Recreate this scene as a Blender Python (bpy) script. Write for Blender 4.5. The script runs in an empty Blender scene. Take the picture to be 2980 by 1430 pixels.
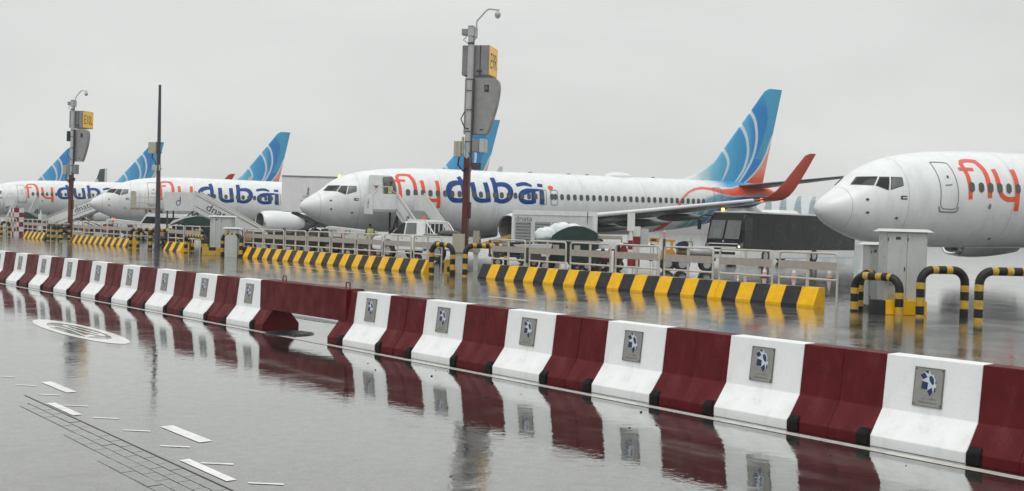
import bpy, bmesh, math, random
import numpy as np
from mathutils import Vector, Matrix
random.seed(7)
rng = np.random.default_rng(7)
R = math.radians
scn = bpy.context.scene
COL = scn.collection

# ------------------------------------------------------------------ camera
CAM_H, FPX, PITCH, ROLL = 1.894, 3100.0, R(1.11), R(1.495)
cd = bpy.data.cameras.new('camera')
cam = bpy.data.objects.new('camera', cd); COL.objects.link(cam)
_fw = Vector((0, math.cos(PITCH), -math.sin(PITCH)))
_up = Vector((0, math.sin(PITCH), math.cos(PITCH)))
_rt = Vector((1, 0, 0))
_r2 = _rt*math.cos(ROLL)+_up*math.sin(ROLL)
_u2 = -_rt*math.sin(ROLL)+_up*math.cos(ROLL)
_m = Matrix((_r2, _u2, -_fw)).transposed().to_4x4()
_m.translation = (0, 0, CAM_H)
cam.matrix_world = _m
cd.sensor_fit = 'HORIZONTAL'; cd.sensor_width = 36.0; cd.lens = 36.0*FPX/2980.0
cd.clip_start = 0.1; cd.clip_end = 6000
scn.camera = cam

# ------------------------------------------------------------------ world: overcast sky
w = bpy.data.worlds.new('World'); scn.world = w; w.use_nodes = True
nt = w.node_tree; nt.nodes.clear()
def N(t, **k):
    n = nt.nodes.new(t)
    for a, b in k.items(): setattr(n, a, b)
    return n
HAZE = 0.00045
SUN_EL, SUN_AZ = R(62), R(195)
sky = N('ShaderNodeTexSky', sky_type='NISHITA', sun_disc=False)
sky.sun_elevation = SUN_EL; sky.sun_rotation = SUN_AZ; sky.dust_density = 6.0
hs = N('ShaderNodeHueSaturation'); hs.inputs['Saturation'].default_value = 0.12
nt.links.new(sky.outputs[0], hs.inputs['Color'])
tc = N('ShaderNodeTexCoord')
sep = N('ShaderNodeSeparateXYZ'); nt.links.new(tc.outputs['Generated'], sep.inputs[0])
mx = N('ShaderNodeMath', operation='MAXIMUM'); mx.inputs[1].default_value = 0.0
nt.links.new(sep.outputs['Z'], mx.inputs[0])
lo = N('ShaderNodeMapRange'); lo.inputs['From Max'].default_value = .25; lo.inputs['To Min'].default_value = 8.2; lo.inputs['To Max'].default_value = 7.6
nt.links.new(mx.outputs[0], lo.inputs[0])
hi = N('ShaderNodeMapRange', interpolation_type='SMOOTHSTEP'); hi.inputs['From Min'].default_value = .12; hi.inputs['From Max'].default_value = 1.05; hi.inputs['To Min'].default_value = 0; hi.inputs['To Max'].default_value = 5.8
nt.links.new(mx.outputs[0], hi.inputs[0])
ml = N('ShaderNodeMath', operation='ADD'); nt.links.new(lo.outputs[0], ml.inputs[0]); nt.links.new(hi.outputs[0], ml.inputs[1])
ns = N('ShaderNodeTexNoise'); ns.inputs['Scale'].default_value = 2.2; ns.inputs['Detail'].default_value = 5
mp = N('ShaderNodeMapping'); mp.inputs['Scale'].default_value = (1, 1, 3.2)
nt.links.new(tc.outputs['Generated'], mp.inputs[0]); nt.links.new(mp.outputs[0], ns.inputs['Vector'])
mr = N('ShaderNodeMapRange'); mr.inputs['From Min'].default_value = .3; mr.inputs['From Max'].default_value = .7
mr.inputs['To Min'].default_value = .885; mr.inputs['To Max'].default_value = 1.07
nt.links.new(ns.outputs[0], mr.inputs[0])
m2 = N('ShaderNodeMath', operation='MULTIPLY'); nt.links.new(ml.outputs[0], m2.inputs[0]); nt.links.new(mr.outputs[0], m2.inputs[1])
tint = N('ShaderNodeVectorMath', operation='SCALE'); tint.inputs[0].default_value = (.985, 1.0, .985)
nt.links.new(m2.outputs[0], tint.inputs['Scale'])
mixn = N('ShaderNodeMix', data_type='RGBA'); mixn.inputs['Factor'].default_value = .92
nt.links.new(hs.outputs[0], mixn.inputs['A']); nt.links.new(tint.outputs[0], mixn.inputs['B'])
bg = N('ShaderNodeBackground'); bg.inputs['Strength'].default_value = 0.1
nt.links.new(mixn.outputs['Result'], bg.inputs['Color'])
ow = N('ShaderNodeOutputWorld'); nt.links.new(bg.outputs[0], ow.inputs['Surface'])

sd = bpy.data.lights.new('sun', 'SUN'); sd.energy = .85; sd.angle = R(40); sd.color = (1, .98, .95)
so = bpy.data.objects.new('sun', sd); COL.objects.link(so)
so.rotation_euler = (R(90)-SUN_EL, 0, math.pi-SUN_AZ)
scn.view_settings.view_transform = 'Standard'; scn.view_settings.look = 'None'
scn.view_settings.exposure = 0.0; scn.view_settings.gamma = 1.0; scn.view_settings.use_curve_mapping = False
scn.cycles.max_bounces = 6; scn.cycles.diffuse_bounces = 3; scn.cycles.glossy_bounces = 4
scn.cycles.volume_bounces = 0; scn.cycles.use_denoising = True
scn.cycles.use_adaptive_sampling = True

# ------------------------------------------------------------------ road frame: s along the fence, n away from the camera
TH = R(-49.46)
D = np.array([math.cos(TH), math.sin(TH)]); NV = np.array([-math.sin(TH), math.cos(TH)])
def W(s, n, z=0.0):
    p = D*s+NV*n
    return (float(p[0]), float(p[1]), float(z))
def s_at(px, n):
    """road coordinate s where the sight line through photo column px meets the line n = const"""
    d = np.array([(px-1490)/FPX, 1.0]); return float(d@D*(n/(d@NV)))
def at(px, depth):
    return ((px-1490)/FPX*depth, depth, 0.0)

# ------------------------------------------------------------------ materials
MATS = {}
def mat(name, col, rough=.5, metal=0., var=.12, vscale=3., bump=0., bscale=60., coat=0., spec=None, dirt=None, emit=None, ior=None, sp=None):
    if name in MATS: return MATS[name]
    m = bpy.data.materials.new(name); m.use_nodes = True
    t = m.node_tree; b = t.nodes['Principled BSDF']
    b.inputs['Roughness'].default_value = rough; b.inputs['Metallic'].default_value = metal
    b.inputs['Coat Weight'].default_value = coat; b.inputs['Coat Roughness'].default_value = .06
    if ior: b.inputs['IOR'].default_value = ior
    if sp is not None: b.inputs['Specular IOR Level'].default_value = sp
    c = t.nodes.new('ShaderNodeTexCoord')
    n = t.nodes.new('ShaderNodeTexNoise'); n.inputs['Scale'].default_value = vscale; n.inputs['Detail'].default_value = 6
    t.links.new(c.outputs['Object'], n.inputs['Vector'])
    r = t.nodes.new('ShaderNodeMapRange'); r.inputs['From Min'].default_value = .3; r.inputs['From Max'].default_value = .72
    r.inputs['To Min'].default_value = 1+var*.4; r.inputs['To Max'].default_value = 1-var
    t.links.new(n.outputs[0], r.inputs[0])
    v = t.nodes.new('ShaderNodeVectorMath'); v.operation = 'SCALE'; v.inputs[0].default_value = col[:3]
    t.links.new(r.outputs[0], v.inputs['Scale'])
    out = v.outputs[0]
    if dirt:   # dirt = (colour, amount, scale)
        n2 = t.nodes.new('ShaderNodeTexNoise'); n2.inputs['Scale'].default_value = dirt[2]; n2.inputs['Detail'].default_value = 8; n2.inputs['Roughness'].default_value = .7
        mpn = t.nodes.new('ShaderNodeMapping'); mpn.inputs['Scale'].default_value = (1.6, 1.6, .45)
        t.links.new(c.outputs['Object'], mpn.inputs[0]); t.links.new(mpn.outputs[0], n2.inputs['Vector'])
        r2 = t.nodes.new('ShaderNodeMapRange'); r2.inputs['From Min'].default_value = .52; r2.inputs['From Max'].default_value = .8
        r2.inputs['To Max'].default_value = dirt[1]
        t.links.new(n2.outputs[0], r2.inputs[0])
        mm = t.nodes.new('ShaderNodeMix'); mm.data_type = 'RGBA'; mm.inputs['B'].default_value = (*dirt[0], 1)
        t.links.new(r2.outputs[0], mm.inputs['Factor']); t.links.new(out, mm.inputs['A']); out = mm.outputs['Result']
    t.links.new(out, b.inputs['Base Color'])
    rr = t.nodes.new('ShaderNodeMapRange'); rr.inputs['From Min'].default_value = .3; rr.inputs['From Max'].default_value = .7
    rr.inputs['To Min'].default_value = max(.02, rough*.75); rr.inputs['To Max'].default_value = min(1, rough*1.3)
    t.links.new(n.outputs[0], rr.inputs[0]); t.links.new(rr.outputs[0], b.inputs['Roughness'])
    if bump:
        n3 = t.nodes.new('ShaderNodeTexNoise'); n3.inputs['Scale'].default_value = bscale; n3.inputs['Detail'].default_value = 4
        t.links.new(c.outputs['Object'], n3.inputs['Vector'])
        bp = t.nodes.new('ShaderNodeBump'); bp.inputs['Strength'].default_value = bump; bp.inputs['Distance'].default_value = .02
        t.links.new(n3.outputs[0], bp.inputs['Height']); t.links.new(bp.outputs[0], b.inputs['Normal'])
    if emit:
        b.inputs['Emission Color'].default_value = (*emit[0], 1); b.inputs['Emission Strength'].default_value = emit[1]
    MATS[name] = m
    return m
def attr_mat(name, rough):
    m = bpy.data.materials.new(name); m.use_nodes = True
    t = m.node_tree; b = t.nodes['Principled BSDF']
    a = t.nodes.new('ShaderNodeAttribute'); a.attribute_name = 'paint'
    g1 = t.nodes.new('ShaderNodeTexCoord'); g2 = t.nodes.new('ShaderNodeMapping'); g2.inputs['Scale'].default_value = (1.6, 1.6, .35)
    g3 = t.nodes.new('ShaderNodeTexNoise'); g3.inputs['Scale'].default_value = 1.2; g3.inputs['Detail'].default_value = 8; g3.inputs['Roughness'].default_value = .65
    t.links.new(g1.outputs['Object'], g2.inputs[0]); t.links.new(g2.outputs[0], g3.inputs['Vector'])
    g4 = t.nodes.new('ShaderNodeMapRange'); g4.inputs['From Min'].default_value = .45; g4.inputs['From Max'].default_value = .75; g4.inputs['To Min'].default_value = 1.0; g4.inputs['To Max'].default_value = .84
    t.links.new(g3.outputs[0], g4.inputs[0])
    g5 = t.nodes.new('ShaderNodeVectorMath'); g5.operation = 'SCALE'; t.links.new(a.outputs['Color'], g5.inputs[0]); t.links.new(g4.outputs[0], g5.inputs['Scale'])
    t.links.new(g5.outputs[0], b.inputs['Base Color'])
    n = t.nodes.new('ShaderNodeTexNoise'); n.inputs['Scale'].default_value = 1.3; n.inputs['Detail'].default_value = 5
    c = t.nodes.new('ShaderNodeTexCoord'); t.links.new(c.outputs['Object'], n.inputs['Vector'])
    r = t.nodes.new('ShaderNodeMapRange'); r.inputs['To Min'].default_value = rough*.7; r.inputs['To Max'].default_value = rough*1.4
    t.links.new(n.outputs[0], r.inputs[0]); t.links.new(r.outputs[0], b.inputs['Roughness'])
    n2 = t.nodes.new('ShaderNodeTexNoise'); n2.inputs['Scale'].default_value = 2.0; n2.inputs['Detail'].default_value = 3
    t.links.new(c.outputs['Object'], n2.inputs['Vector'])
    bp = t.nodes.new('ShaderNodeBump'); bp.inputs['Strength'].default_value = .06; bp.inputs['Distance'].default_value = .03
    t.links.new(n2.outputs[0], bp.inputs['Height']); t.links.new(bp.outputs[0], b.inputs['Normal'])
    return m
def s2l(r, g, b):
    f = lambda c: ((c/255+.055)/1.055)**2.4 if c > 10 else c/255/12.92
    return (f(r), f(g), f(b))
GRIME = (.12, .11, .10)
M_WHITE_CONC = mat('white_painted_concrete', (.78, .80, .80), .42, var=.06, vscale=5, bump=.12, bscale=45, dirt=((.45, .445, .43), .5, 5.0))
M_RED_CONC = mat('dark_red_painted_concrete', (.098, .003, .006), .5, var=.25, vscale=4, bump=.12, bscale=45, dirt=((.24, .10, .10), .3, 3.0), sp=.22)
M_RUBBER = mat('black_rubber', (.008, .008, .008), .6, var=.3, vscale=12, bump=.2, bscale=80, sp=.2)
M_TYRE = mat('tyre_rubber', (.018, .018, .018), .7, var=.3, vscale=8)
M_YEL = mat('yellow_painted_concrete', (.80, .44, .004), .45, var=.12, vscale=6, bump=.1, bscale=50, dirt=((.35, .20, .03), .4, 5), sp=.2)
M_BLK = mat('black_painted_concrete', (.018, .020, .024), .45, var=.25, vscale=6, bump=.1, bscale=50, dirt=((.09, .075, .06), .45, 4), sp=.25)
M_TYEL = mat('yellow_tube_paint', (.52, .32, .025), .38, var=.25, vscale=9, dirt=((.14, .09, .03), .5, 6))
M_TBLK = mat('black_tube_paint', (.015, .015, .017), .38, var=.3, vscale=9, sp=.3)
M_RAIL = mat('cream_white_rail_paint', (.50, .465, .415), .35, var=.12, vscale=6, dirt=((.30, .24, .18), .5, 4))
M_BOARD = mat('beige_rail_board', (.36, .325, .285), .4, var=.14, vscale=5, dirt=((.25, .21, .17), .5, 4))
M_GREY = mat('grey_cabinet_paint', (.45, .465, .46), .32, var=.08, vscale=4, dirt=((.2, .19, .17), .4, 3))
M_LGREY = mat('light_grey_lid', (.55, .57, .56), .3, var=.08, vscale=4)
M_MGREY = mat('mast_grey_paint', (.42, .43, .43), .35, var=.12, vscale=5, dirt=((.2, .19, .18), .4, 5))
M_SIGN = mat('sign_housing_grey', (.22, .222, .225), .4, var=.15, vscale=4, dirt=((.2, .2, .2), .3, 4))
M_SHIELD = mat('guidance_panel_grey', (.27, .27, .265), .45, var=.15, vscale=4)
M_DGREY = mat('dark_grey_metal', (.05, .05, .052), .4, var=.2, vscale=6)
M_BLACK = mat('black_plastic', (.014, .014, .015), .35, var=.2, vscale=8)
M_CREAM = mat('cream_junction_box', (.40, .38, .31), .38, var=.1, vscale=5, dirt=((.22, .2, .15), .4, 4))
M_MRED = mat('dark_red_mast_paint', (.085, .012, .010), .4, var=.25, vscale=4, dirt=((.07, .03, .02), .5, 5))
M_POLE = mat('dark_pole_paint', (.04, .042, .05), .35, var=.2, vscale=5)
M_GALV = mat('galvanised_steel', (.42, .43, .43), .35, metal=.6, var=.2, vscale=8)
M_SIGNY = mat('amber_sign_face', (.80, .48, .05), .3, var=.08, vscale=6, emit=((1, .55, .05), .12))
M_INK = mat('black_lettering', (.02, .02, .022), .4, var=.1)
M_INKB = mat('navy_lettering', s2l(22, 50, 110), .35, var=.1)
M_INKG = mat('grey_lettering', (.12, .12, .125), .4, var=.1)
M_WHITE = mat('white_vehicle_paint', (.72, .74, .74), .22, var=.06, vscale=3, coat=.4, dirt=((.4, .38, .34), .35, 2.5))
M_WPANEL = mat('white_panel', (.60, .62, .62), .35, var=.08, vscale=2.5, dirt=((.33, .33, .33), .4, 2.5))
M_GPANEL = mat('grey_panel', (.34, .35, .355), .35, var=.1, vscale=3, dirt=((.18, .18, .18), .4, 3))
M_GLASS = mat('dark_glass', (.016, .019, .021), .12, var=.2, vscale=1.5, ior=1.35)
M_GLASSL = mat('grey_window_glass', (.14, .155, .155), .08, var=.25, vscale=2)
M_STEP = mat('aluminium_tread', (.40, .41, .40), .4, metal=.4, var=.2, vscale=6)
M_GREEN = mat('dark_green_cover', (.008, .035, .03), .4, var=.35, vscale=3)
M_BAGW = mat('white_plastic_bag', (.72, .76, .78), .3, var=.15, vscale=5, bump=.5, bscale=12)
M_BAGB = mat('pale_blue_plastic_bag', (.40, .60, .70), .3, var=.2, vscale=5, bump=.5, bscale=12)
M_RED = mat('red_paint', (.22, .008, .02), .35, var=.15, vscale=5, dirt=((.12, .03, .03), .4, 5))
M_WSTRIPE = mat('white_stripe_paint', (.66, .68, .66), .38, var=.1, vscale=5, dirt=((.4, .38, .35), .4, 5))
M_PINK = mat('faded_pink_cone', (.55, .33, .29), .5, var=.1)
M_YELM = mat('machine_yellow', (.55, .28, .015), .35, var=.2, vscale=5, dirt=((.15, .09, .03), .5, 4))
M_NAVY = mat('navy_vinyl', (.012, .018, .05), .4, var=.2, vscale=6)
M_TAN = mat('tan_deck', (.30, .20, .11), .55, var=.25, vscale=5)
M_BLUEG = mat('blue_grey_steel', (.09, .12, .16), .4, var=.3, vscale=5)
M_COACH = mat('coach_black_gloss', (.010, .012, .013), .32, var=.25, vscale=1.2, ior=1.3)
M_CHROME = mat('chrome', (.65, .66, .67), .15, metal=.9, var=.1)
M_PLATE = mat('brushed_plaque', (.30, .295, .28), .35, metal=.5, var=.12, vscale=12)
M_PLATEF = mat('plaque_rim', (.16, .16, .155), .4, metal=.4, var=.15, vscale=12)
M_EMB = mat('emblem_navy', (.012, .02, .085), .35, var=.1)
M_EMBL = mat('emblem_pale', (.52, .58, .62), .35, var=.1)
M_PAINT = mat('white_road_paint', (.80, .80, .78), .2, var=.18, vscale=6, dirt=((.25, .25, .25), .7, 5), ior=1.45)
M_SUBM = mat('submerged_road_paint', (.78, .78, .75), .3, var=.2, vscale=3, dirt=((.2, .2, .2), .6, 3), coat=.3, ior=1.45)
M_LINE = mat('worn_kerb_line', (.60, .58, .54), .25, var=.3, vscale=5, dirt=((.12, .12, .12), .7, 5))
M_AMBER = mat('amber_beacon', (.9, .45, .05), .3, emit=((1, .62, .12), 2.5))
M_REDL = mat('red_beacon', (.8, .08, .03), .3, emit=((1, .16, .06), 1.2))
M_HEAD = mat('lit_headlamp', (.9, .85, .6), .2, emit=((1, .86, .45), 5.0))
M_SKIN = mat('skin', (.10, .055, .035), .5, var=.1)
M_HAIR = mat('dark_hair', (.012, .01, .009), .6)
M_VEST = mat('hi_vis_vest', (.36, .40, .12), .6, var=.15, vscale=8)
M_TROU = mat('dark_trousers', (.02, .022, .03), .7, var=.2)
M_APAINT = mat('airliner_white', (.72, .74, .75), .25, var=.05, vscale=1.0, coat=.3)
M_AGREY = mat('airliner_wing_grey', (.13, .135, .14), .35, var=.08, vscale=1.2)
M_ORANGE = mat('airliner_orange_red', s2l(226, 84, 52), .3, var=.05)
M_DKORANGE = mat('winglet_orange_red', s2l(188, 82, 62), .35, var=.12, vscale=2)
M_BLUE = mat('airliner_deep_blue', s2l(10, 64, 130), .3, var=.08, vscale=1, sp=.3)
M_CABIN = mat('cabin_window_glass', (.075, .08, .08), .2, var=.3, vscale=2)
M_LIP = mat('polished_intake_lip', (.75, .76, .77), .12, metal=.9, var=.05)
M_LINER = mat('intake_liner_grey', (.10, .10, .105), .5, var=.2)
M_FAN = mat('fan_blade_grey', (.06, .06, .065), .35, metal=.4, var=.3, vscale=4)
M_SEAL = mat('door_seal_grey', (.20, .215, .22), .4, var=.1)
M_APC = attr_mat('airliner_livery_paint', .22)
M_HALL = mat('hall_cladding', (.50, .53, .54), .4, var=.08, vscale=.3)
M_HALLD = mat('hall_dark_glazing', (.20, .26, .28), .25, var=.2, vscale=.4)
M_FARB = mat('far_building_wall', (.34, .34, .34), .6, var=.2, vscale=.1)

# ------------------------------------------------------------------ mesh builder
class MB:
    def __init__(s): s.v = []; s.f = []; s.m = []
    def add(s, vs, fs, mi=0):
        o = len(s.v); s.v += [tuple(map(float, p)) for p in vs]
        for f in fs: s.f.append([o+i for i in f]); s.m.append(mi)
        return s
    def box(s, x0, x1, y0, y1, z0, z1, mi=0, M=None):
        P = [(x0, y0, z0), (x1, y0, z0), (x1, y1, z0), (x0, y1, z0), (x0, y0, z1), (x1, y0, z1), (x1, y1, z1), (x0, y1, z1)]
        if M is not None: P = [tuple(M @ Vector(p)) for p in P]
        return s.add(P, [(0, 3, 2, 1), (4, 5, 6, 7), (0, 1, 5, 4), (1, 2, 6, 5), (2, 3, 7, 6), (3, 0, 4, 7)], mi)
    def beam(s, p, q, wd, ht, mi=0):
        p = Vector(p); q = Vector(q); d = (q-p); L = d.length; d.normalize()
        u = Vector((0, 0, 1)).cross(d)
        if u.length < 1e-4: u = Vector((1, 0, 0))
        u.normalize(); v = d.cross(u)
        P = []
        for c in (p, q):
            for a, b in ((-1, -1), (1, -1), (1, 1), (-1, 1)): P.append(tuple(c+u*a*wd/2+v*b*ht/2))
        return s.add(P, [(0, 3, 2, 1), (4, 5, 6, 7), (0, 1, 5, 4), (1, 2, 6, 5), (2, 3, 7, 6), (3, 0, 4, 7)], mi)
    def tube(s, pts, r, n=10, mi=0, closed=False, ring=None):
        pts = [Vector(p) for p in pts]; k = len(pts); rs = r if hasattr(r, '__len__') else [r]*k
        V = []; prev = None
        for i, p in enumerate(pts):
            if closed: t = pts[(i+1) % k]-pts[i-1]
            else: t = pts[min(i+1, k-1)]-pts[max(i-1, 0)]
            t.normalize()
            if prev is None:
                a = Vector((0, 0, 1)) if abs(t.z) < .9 else Vector((1, 0, 0))
                u = a.cross(t).normalized()
            else:
                u = prev-t*prev.dot(t); u.normalize()
            prev = u; v = t.cross(u)
            for j in range(n):
                an = 2*math.pi*j/n
                V.append(tuple(p+(u*math.cos(an)+v*math.sin(an))*rs[i]))
        o = len(s.v); s.v += V
        for i in range(k if closed else k-1):
            for j in range(n):
                a = o+i*n+j; b = o+i*n+(j+1) % n; i2 = (i+1) % k
                s.f.append([a, b, o+i2*n+(j+1) % n, o+i2*n+j]); s.m.append(ring[i] if ring else mi)
        if not closed:
            s.f.append([o+j for j in range(n)][::-1]); s.m.append(ring[0] if ring else mi)
            s.f.append([o+(k-1)*n+j for j in range(n)]); s.m.append(ring[-1] if ring else mi)
        return s
    def cyl(s, p, q, r, n=16, mi=0): return s.tube([p, q], r, n, mi)
    def prism(s, poly, axis, t0, t1, mi=0):
        f = {'x': lambda a, b, t: (t, a, b), 'y': lambda a, b, t: (a, t, b), 'z': lambda a, b, t: (a, b, t)}[axis]
        k = len(poly); P = [f(a, b, t0) for a, b in poly]+[f(a, b, t1) for a, b in poly]
        F = [[(i+1) % k, i, k+i, k+(i+1) % k] for i in range(k)]+[list(range(k)), list(range(2*k-1, k-1, -1))]
        return s.add(P, F, mi)
    def loft(s, rings, mi=0, caps=True, segm=None):
        k = len(rings[0]); o = len(s.v)
        for r in rings: s.v += [tuple(map(float, p)) for p in r]
        for i in range(len(rings)-1):
            for j in range(k):
                s.f.append([o+i*k+j, o+i*k+(j+1) % k, o+(i+1)*k+(j+1) % k, o+(i+1)*k+j]); s.m.append(segm[i] if segm else mi)
        if caps:
            s.f.append([o+j for j in range(k)][::-1]); s.m.append(segm[0] if segm else mi)
            s.f.append([o+(len(rings)-1)*k+j for j in range(k)]); s.m.append(segm[-1] if segm else mi)
        return s
    def ball(s, c, r, nu=12, nv=8, mi=0, sc=(1, 1, 1)):
        V = []
        for i in range(1, nv):
            a = math.pi*i/nv
            for j in range(nu):
                b = 2*math.pi*j/nu
                V.append((c[0]+r*sc[0]*math.sin(a)*math.cos(b), c[1]+r*sc[1]*math.sin(a)*math.sin(b), c[2]+r*sc[2]*math.cos(a)))
        V += [(c[0], c[1], c[2]+r*sc[2]), (c[0], c[1], c[2]-r*sc[2])]
        F = []
        for i in range(nv-2):
            for j in range(nu): F.append((i*nu+j, (i+1)*nu+j, (i+1)*nu+(j+1) % nu, i*nu+(j+1) % nu))
        T = len(V)-2
        for j in range(nu):
            F.append((T, j, (j+1) % nu)); F.append((T+1, (nv-2)*nu+(j+1) % nu, (nv-2)*nu+j))
        return s.add(V, F, mi)
    def mesh(s, name, mats, bevel=0, smooth=0, seg=2):
        me = bpy.data.meshes.new(name); me.from_pydata(s.v, [], s.f)
        for m in (mats if isinstance(mats, (list, tuple)) else [mats]): me.materials.append(m)
        me.polygons.foreach_set('material_index', s.m)
        bm = bmesh.new(); bm.from_mesh(me)
        bmesh.ops.recalc_face_normals(bm, faces=bm.faces)
        if bevel:
            es = [e for e in bm.edges if len(e.link_faces) == 2 and e.calc_face_angle(0) > R(28)]
            bmesh.ops.bevel(bm, geom=es, offset=bevel, segments=seg, affect='EDGES', clamp_overlap=True)
        bm.to_mesh(me); bm.free()
        if smooth:
            me.polygons.foreach_set('use_smooth', [True]*len(me.polygons)); me.set_sharp_from_angle(angle=R(smooth))
        return me
    def build(s, name, mats, parent=None, bevel=0, smooth=0, seg=2, loc=None, rot=None):
        return link(name, s.mesh(name, mats, bevel, smooth, seg), parent, loc, rot)
def link(name, me, parent=None, loc=None, rot=None):
    o = bpy.data.objects.new(name, me); COL.objects.link(o)
    if parent: o.parent = parent
    if loc is not None: o.location = loc
    if rot is not None: o.rotation_euler = rot
    return o
def tag(o, label=None, cat=None, group=None, kind=None):
    if label: o['label'] = label
    if cat: o['category'] = cat
    if group: o['group'] = group
    if kind: o['kind'] = kind
    return o
def thing(name, label, cat, loc=(0, 0, 0), rz=0., group=None):
    o = bpy.data.objects.new(name, None); COL.objects.link(o); o.location = loc; o.rotation_euler = (0, 0, rz)
    o.empty_display_size = .3
    return tag(o, label, cat, group)
def dup(o, parent=None, loc=None, rz=None, label=None):
    c = o.copy(); COL.objects.link(c)
    if parent: c.parent = parent
    for ch in o.children: dup(ch, c)
    if loc is not None: c.location = loc
    if rz is not None: c.rotation_euler = (c.rotation_euler[0], c.rotation_euler[1], rz)
    if label: c['label'] = label
    return c
_tcache = {}
def text_geo(body, w=None, h=None):
    """flat outline of a word in the xy plane, centred, scaled to width w and/or height h"""
    if body not in _tcache:
        cu = bpy.data.curves.new('lettering', 'FONT'); cu.body = body; cu.resolution_u = 3; cu.fill_mode = 'FRONT'
        ob = bpy.data.objects.new('lettering', cu); COL.objects.link(ob)
        dg = bpy.context.evaluated_depsgraph_get(); me = bpy.data.meshes.new_from_object(ob.evaluated_get(dg))
        v = np.array([q.co[:] for q in me.vertices]); f = [list(p.vertices) for p in me.polygons]
        bpy.data.objects.remove(ob); bpy.data.curves.remove(cu); bpy.data.meshes.remove(me)
        v -= (v.min(0)+v.max(0))/2; _tcache[body] = (v, f)
    v, f = _tcache[body]; sz = v.max(0)-v.min(0)
    sx = w/sz[0] if w else h/sz[1]; sy = h/sz[1] if h else sx
    return v*np.array([sx, sy, 1]), f
def add_text(mb, body, org, xd, yd, w=None, h=None, mi=0):
    v, f = text_geo(body, w, h); org = np.array(org, float); xd = np.array(xd, float); yd = np.array(yd, float)
    return mb.add(org+v[:, :1]*xd+v[:, 1:2]*yd, f, mi)
def wheel(parent, x, y, r=.35, wd=.22, name='wheel', rim=M_GALV):
    m = MB(); m.tube([(x, y-wd/2, r), (x, y-wd/2+.03, r), (x, y+wd/2-.03, r), (x, y+wd/2, r)], [r*.92, r, r, r*.92], 20)
    o = m.build(name, M_TYRE, parent, smooth=40)
    q = MB(); q.tube([(x, y-wd/2-.008, r), (x, y+wd/2+.008, r)], r*.55, 14); q.build('rim', rim, o, bevel=.01)
    return o
# ------------------------------------------------------------------ airliner (local: x aft from nose, y to port, z up)
FT = [(0, 2.74), (.07, 2.93), (.2, 3.08), (.5, 3.29), (1.05, 3.64), (1.26, 3.77), (1.78, 4.20), (2.27, 4.50), (2.93, 4.78), (3.8, 5.02), (4.8, 5.18), (6.05, 5.30), (7.6, 5.37), (9, 5.40), (27, 5.40), (32, 5.40), (36, 5.28), (37.2, 5.05), (38, 4.75)]
FB = [(0, 2.70), (.07, 2.52), (.2, 2.38), (.54, 2.12), (1.2, 1.80), (2.06, 1.50), (3.2, 1.30), (4.5, 1.22), (6, 1.2), (24, 1.2), (26, 1.38), (29, 1.7), (31, 2.02), (33, 2.55), (36, 3.5), (38, 4.25)]
FW = [(0, .02), (.07, .22), (.2, .40), (.5, .66), (1.05, .97), (1.5, 1.15), (2, 1.32), (3, 1.55), (4, 1.70), (5, 1.80), (6, 1.86), (7, 1.88), (25, 1.88), (28, 1.74), (31, 1.4), (34, .95), (36.5, .52), (38, .25)]
FM = [(0, 2.72), (1, 2.85), (2, 3.0), (3.5, 3.25), (5, 3.42), (7, 3.5), (25, 3.5), (29, 3.7), (33, 4.05), (38, 4.5)]
def pchip(tab):
    x = np.array([t[0] for t in tab], float); y = np.array([t[1] for t in tab], float)
    h = np.diff(x); dl = np.diff(y)/h; m = np.zeros_like(y)
    for i in range(1, len(x)-1):
        if dl[i-1]*dl[i] > 0:
            w1 = 2*h[i]+h[i-1]; w2 = h[i]+2*h[i-1]; m[i] = (w1+w2)/(w1/dl[i-1]+w2/dl[i])
    m[0] = dl[0]; m[-1] = dl[-1]
    def f(v):
        v = np.clip(np.asarray(v, float), x[0], x[-1]); i = np.clip(np.searchsorted(x, v, side='right')-1, 0, len(x)-2)
        t = (v-x[i])/h[i]
        return (2*t**3-3*t**2+1)*y[i]+(t**3-2*t**2+t)*h[i]*m[i]+(-2*t**3+3*t**2)*y[i+1]+(t**3-t**2)*h[i]*m[i+1]
    return f
ftop, fbot, fwid, fmid = map(pchip, (FT, FB, FW, FM))
def skin_y(s, z):
    zm = fmid(s); r = np.where(z > zm, (z-zm)/(ftop(s)-zm), (zm-z)/(zm-fbot(s)))
    return fwid(s)*np.sqrt(np.clip(1-r*r, 0.0004, 1))
def skin_pt(s, z, off=.012, side=1):
    y = float(skin_y(s, z)); e = .02
    dz = (float(skin_y(s, z+e))-float(skin_y(s, z-e)))/(2*e); ds = (float(skin_y(s+e, z))-float(skin_y(max(s-e, 0), z)))/(2*e)
    n = np.array([-ds, 1, -dz]); n /= np.linalg.norm(n)
    p = np.array([s, y, z])+n*off
    return (p[0], -side*p[1], p[2])   # port side is local -y
def catmull(P, step=.08):
    P = np.array(P, float)
    if len(P) < 3:
        k = max(2, int(np.linalg.norm(P[1]-P[0])/step)); return np.linspace(P[0], P[1], k)
    Q = np.vstack([2*P[0]-P[1], P, 2*P[-1]-P[-2]]); out = []
    for i in range(1, len(Q)-2):
        k = max(2, int(np.linalg.norm(Q[i+1]-Q[i])/step))
        for t in np.linspace(0, 1, k, endpoint=False):
            a, b, c, d = Q[i-1:i+3]
            out.append(.5*((2*b)+(-a+c)*t+(2*a-5*b+4*c-d)*t*t+(-a+3*b-3*c+d)*t**3))
    out.append(Q[-2]); return np.array(out)
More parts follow.
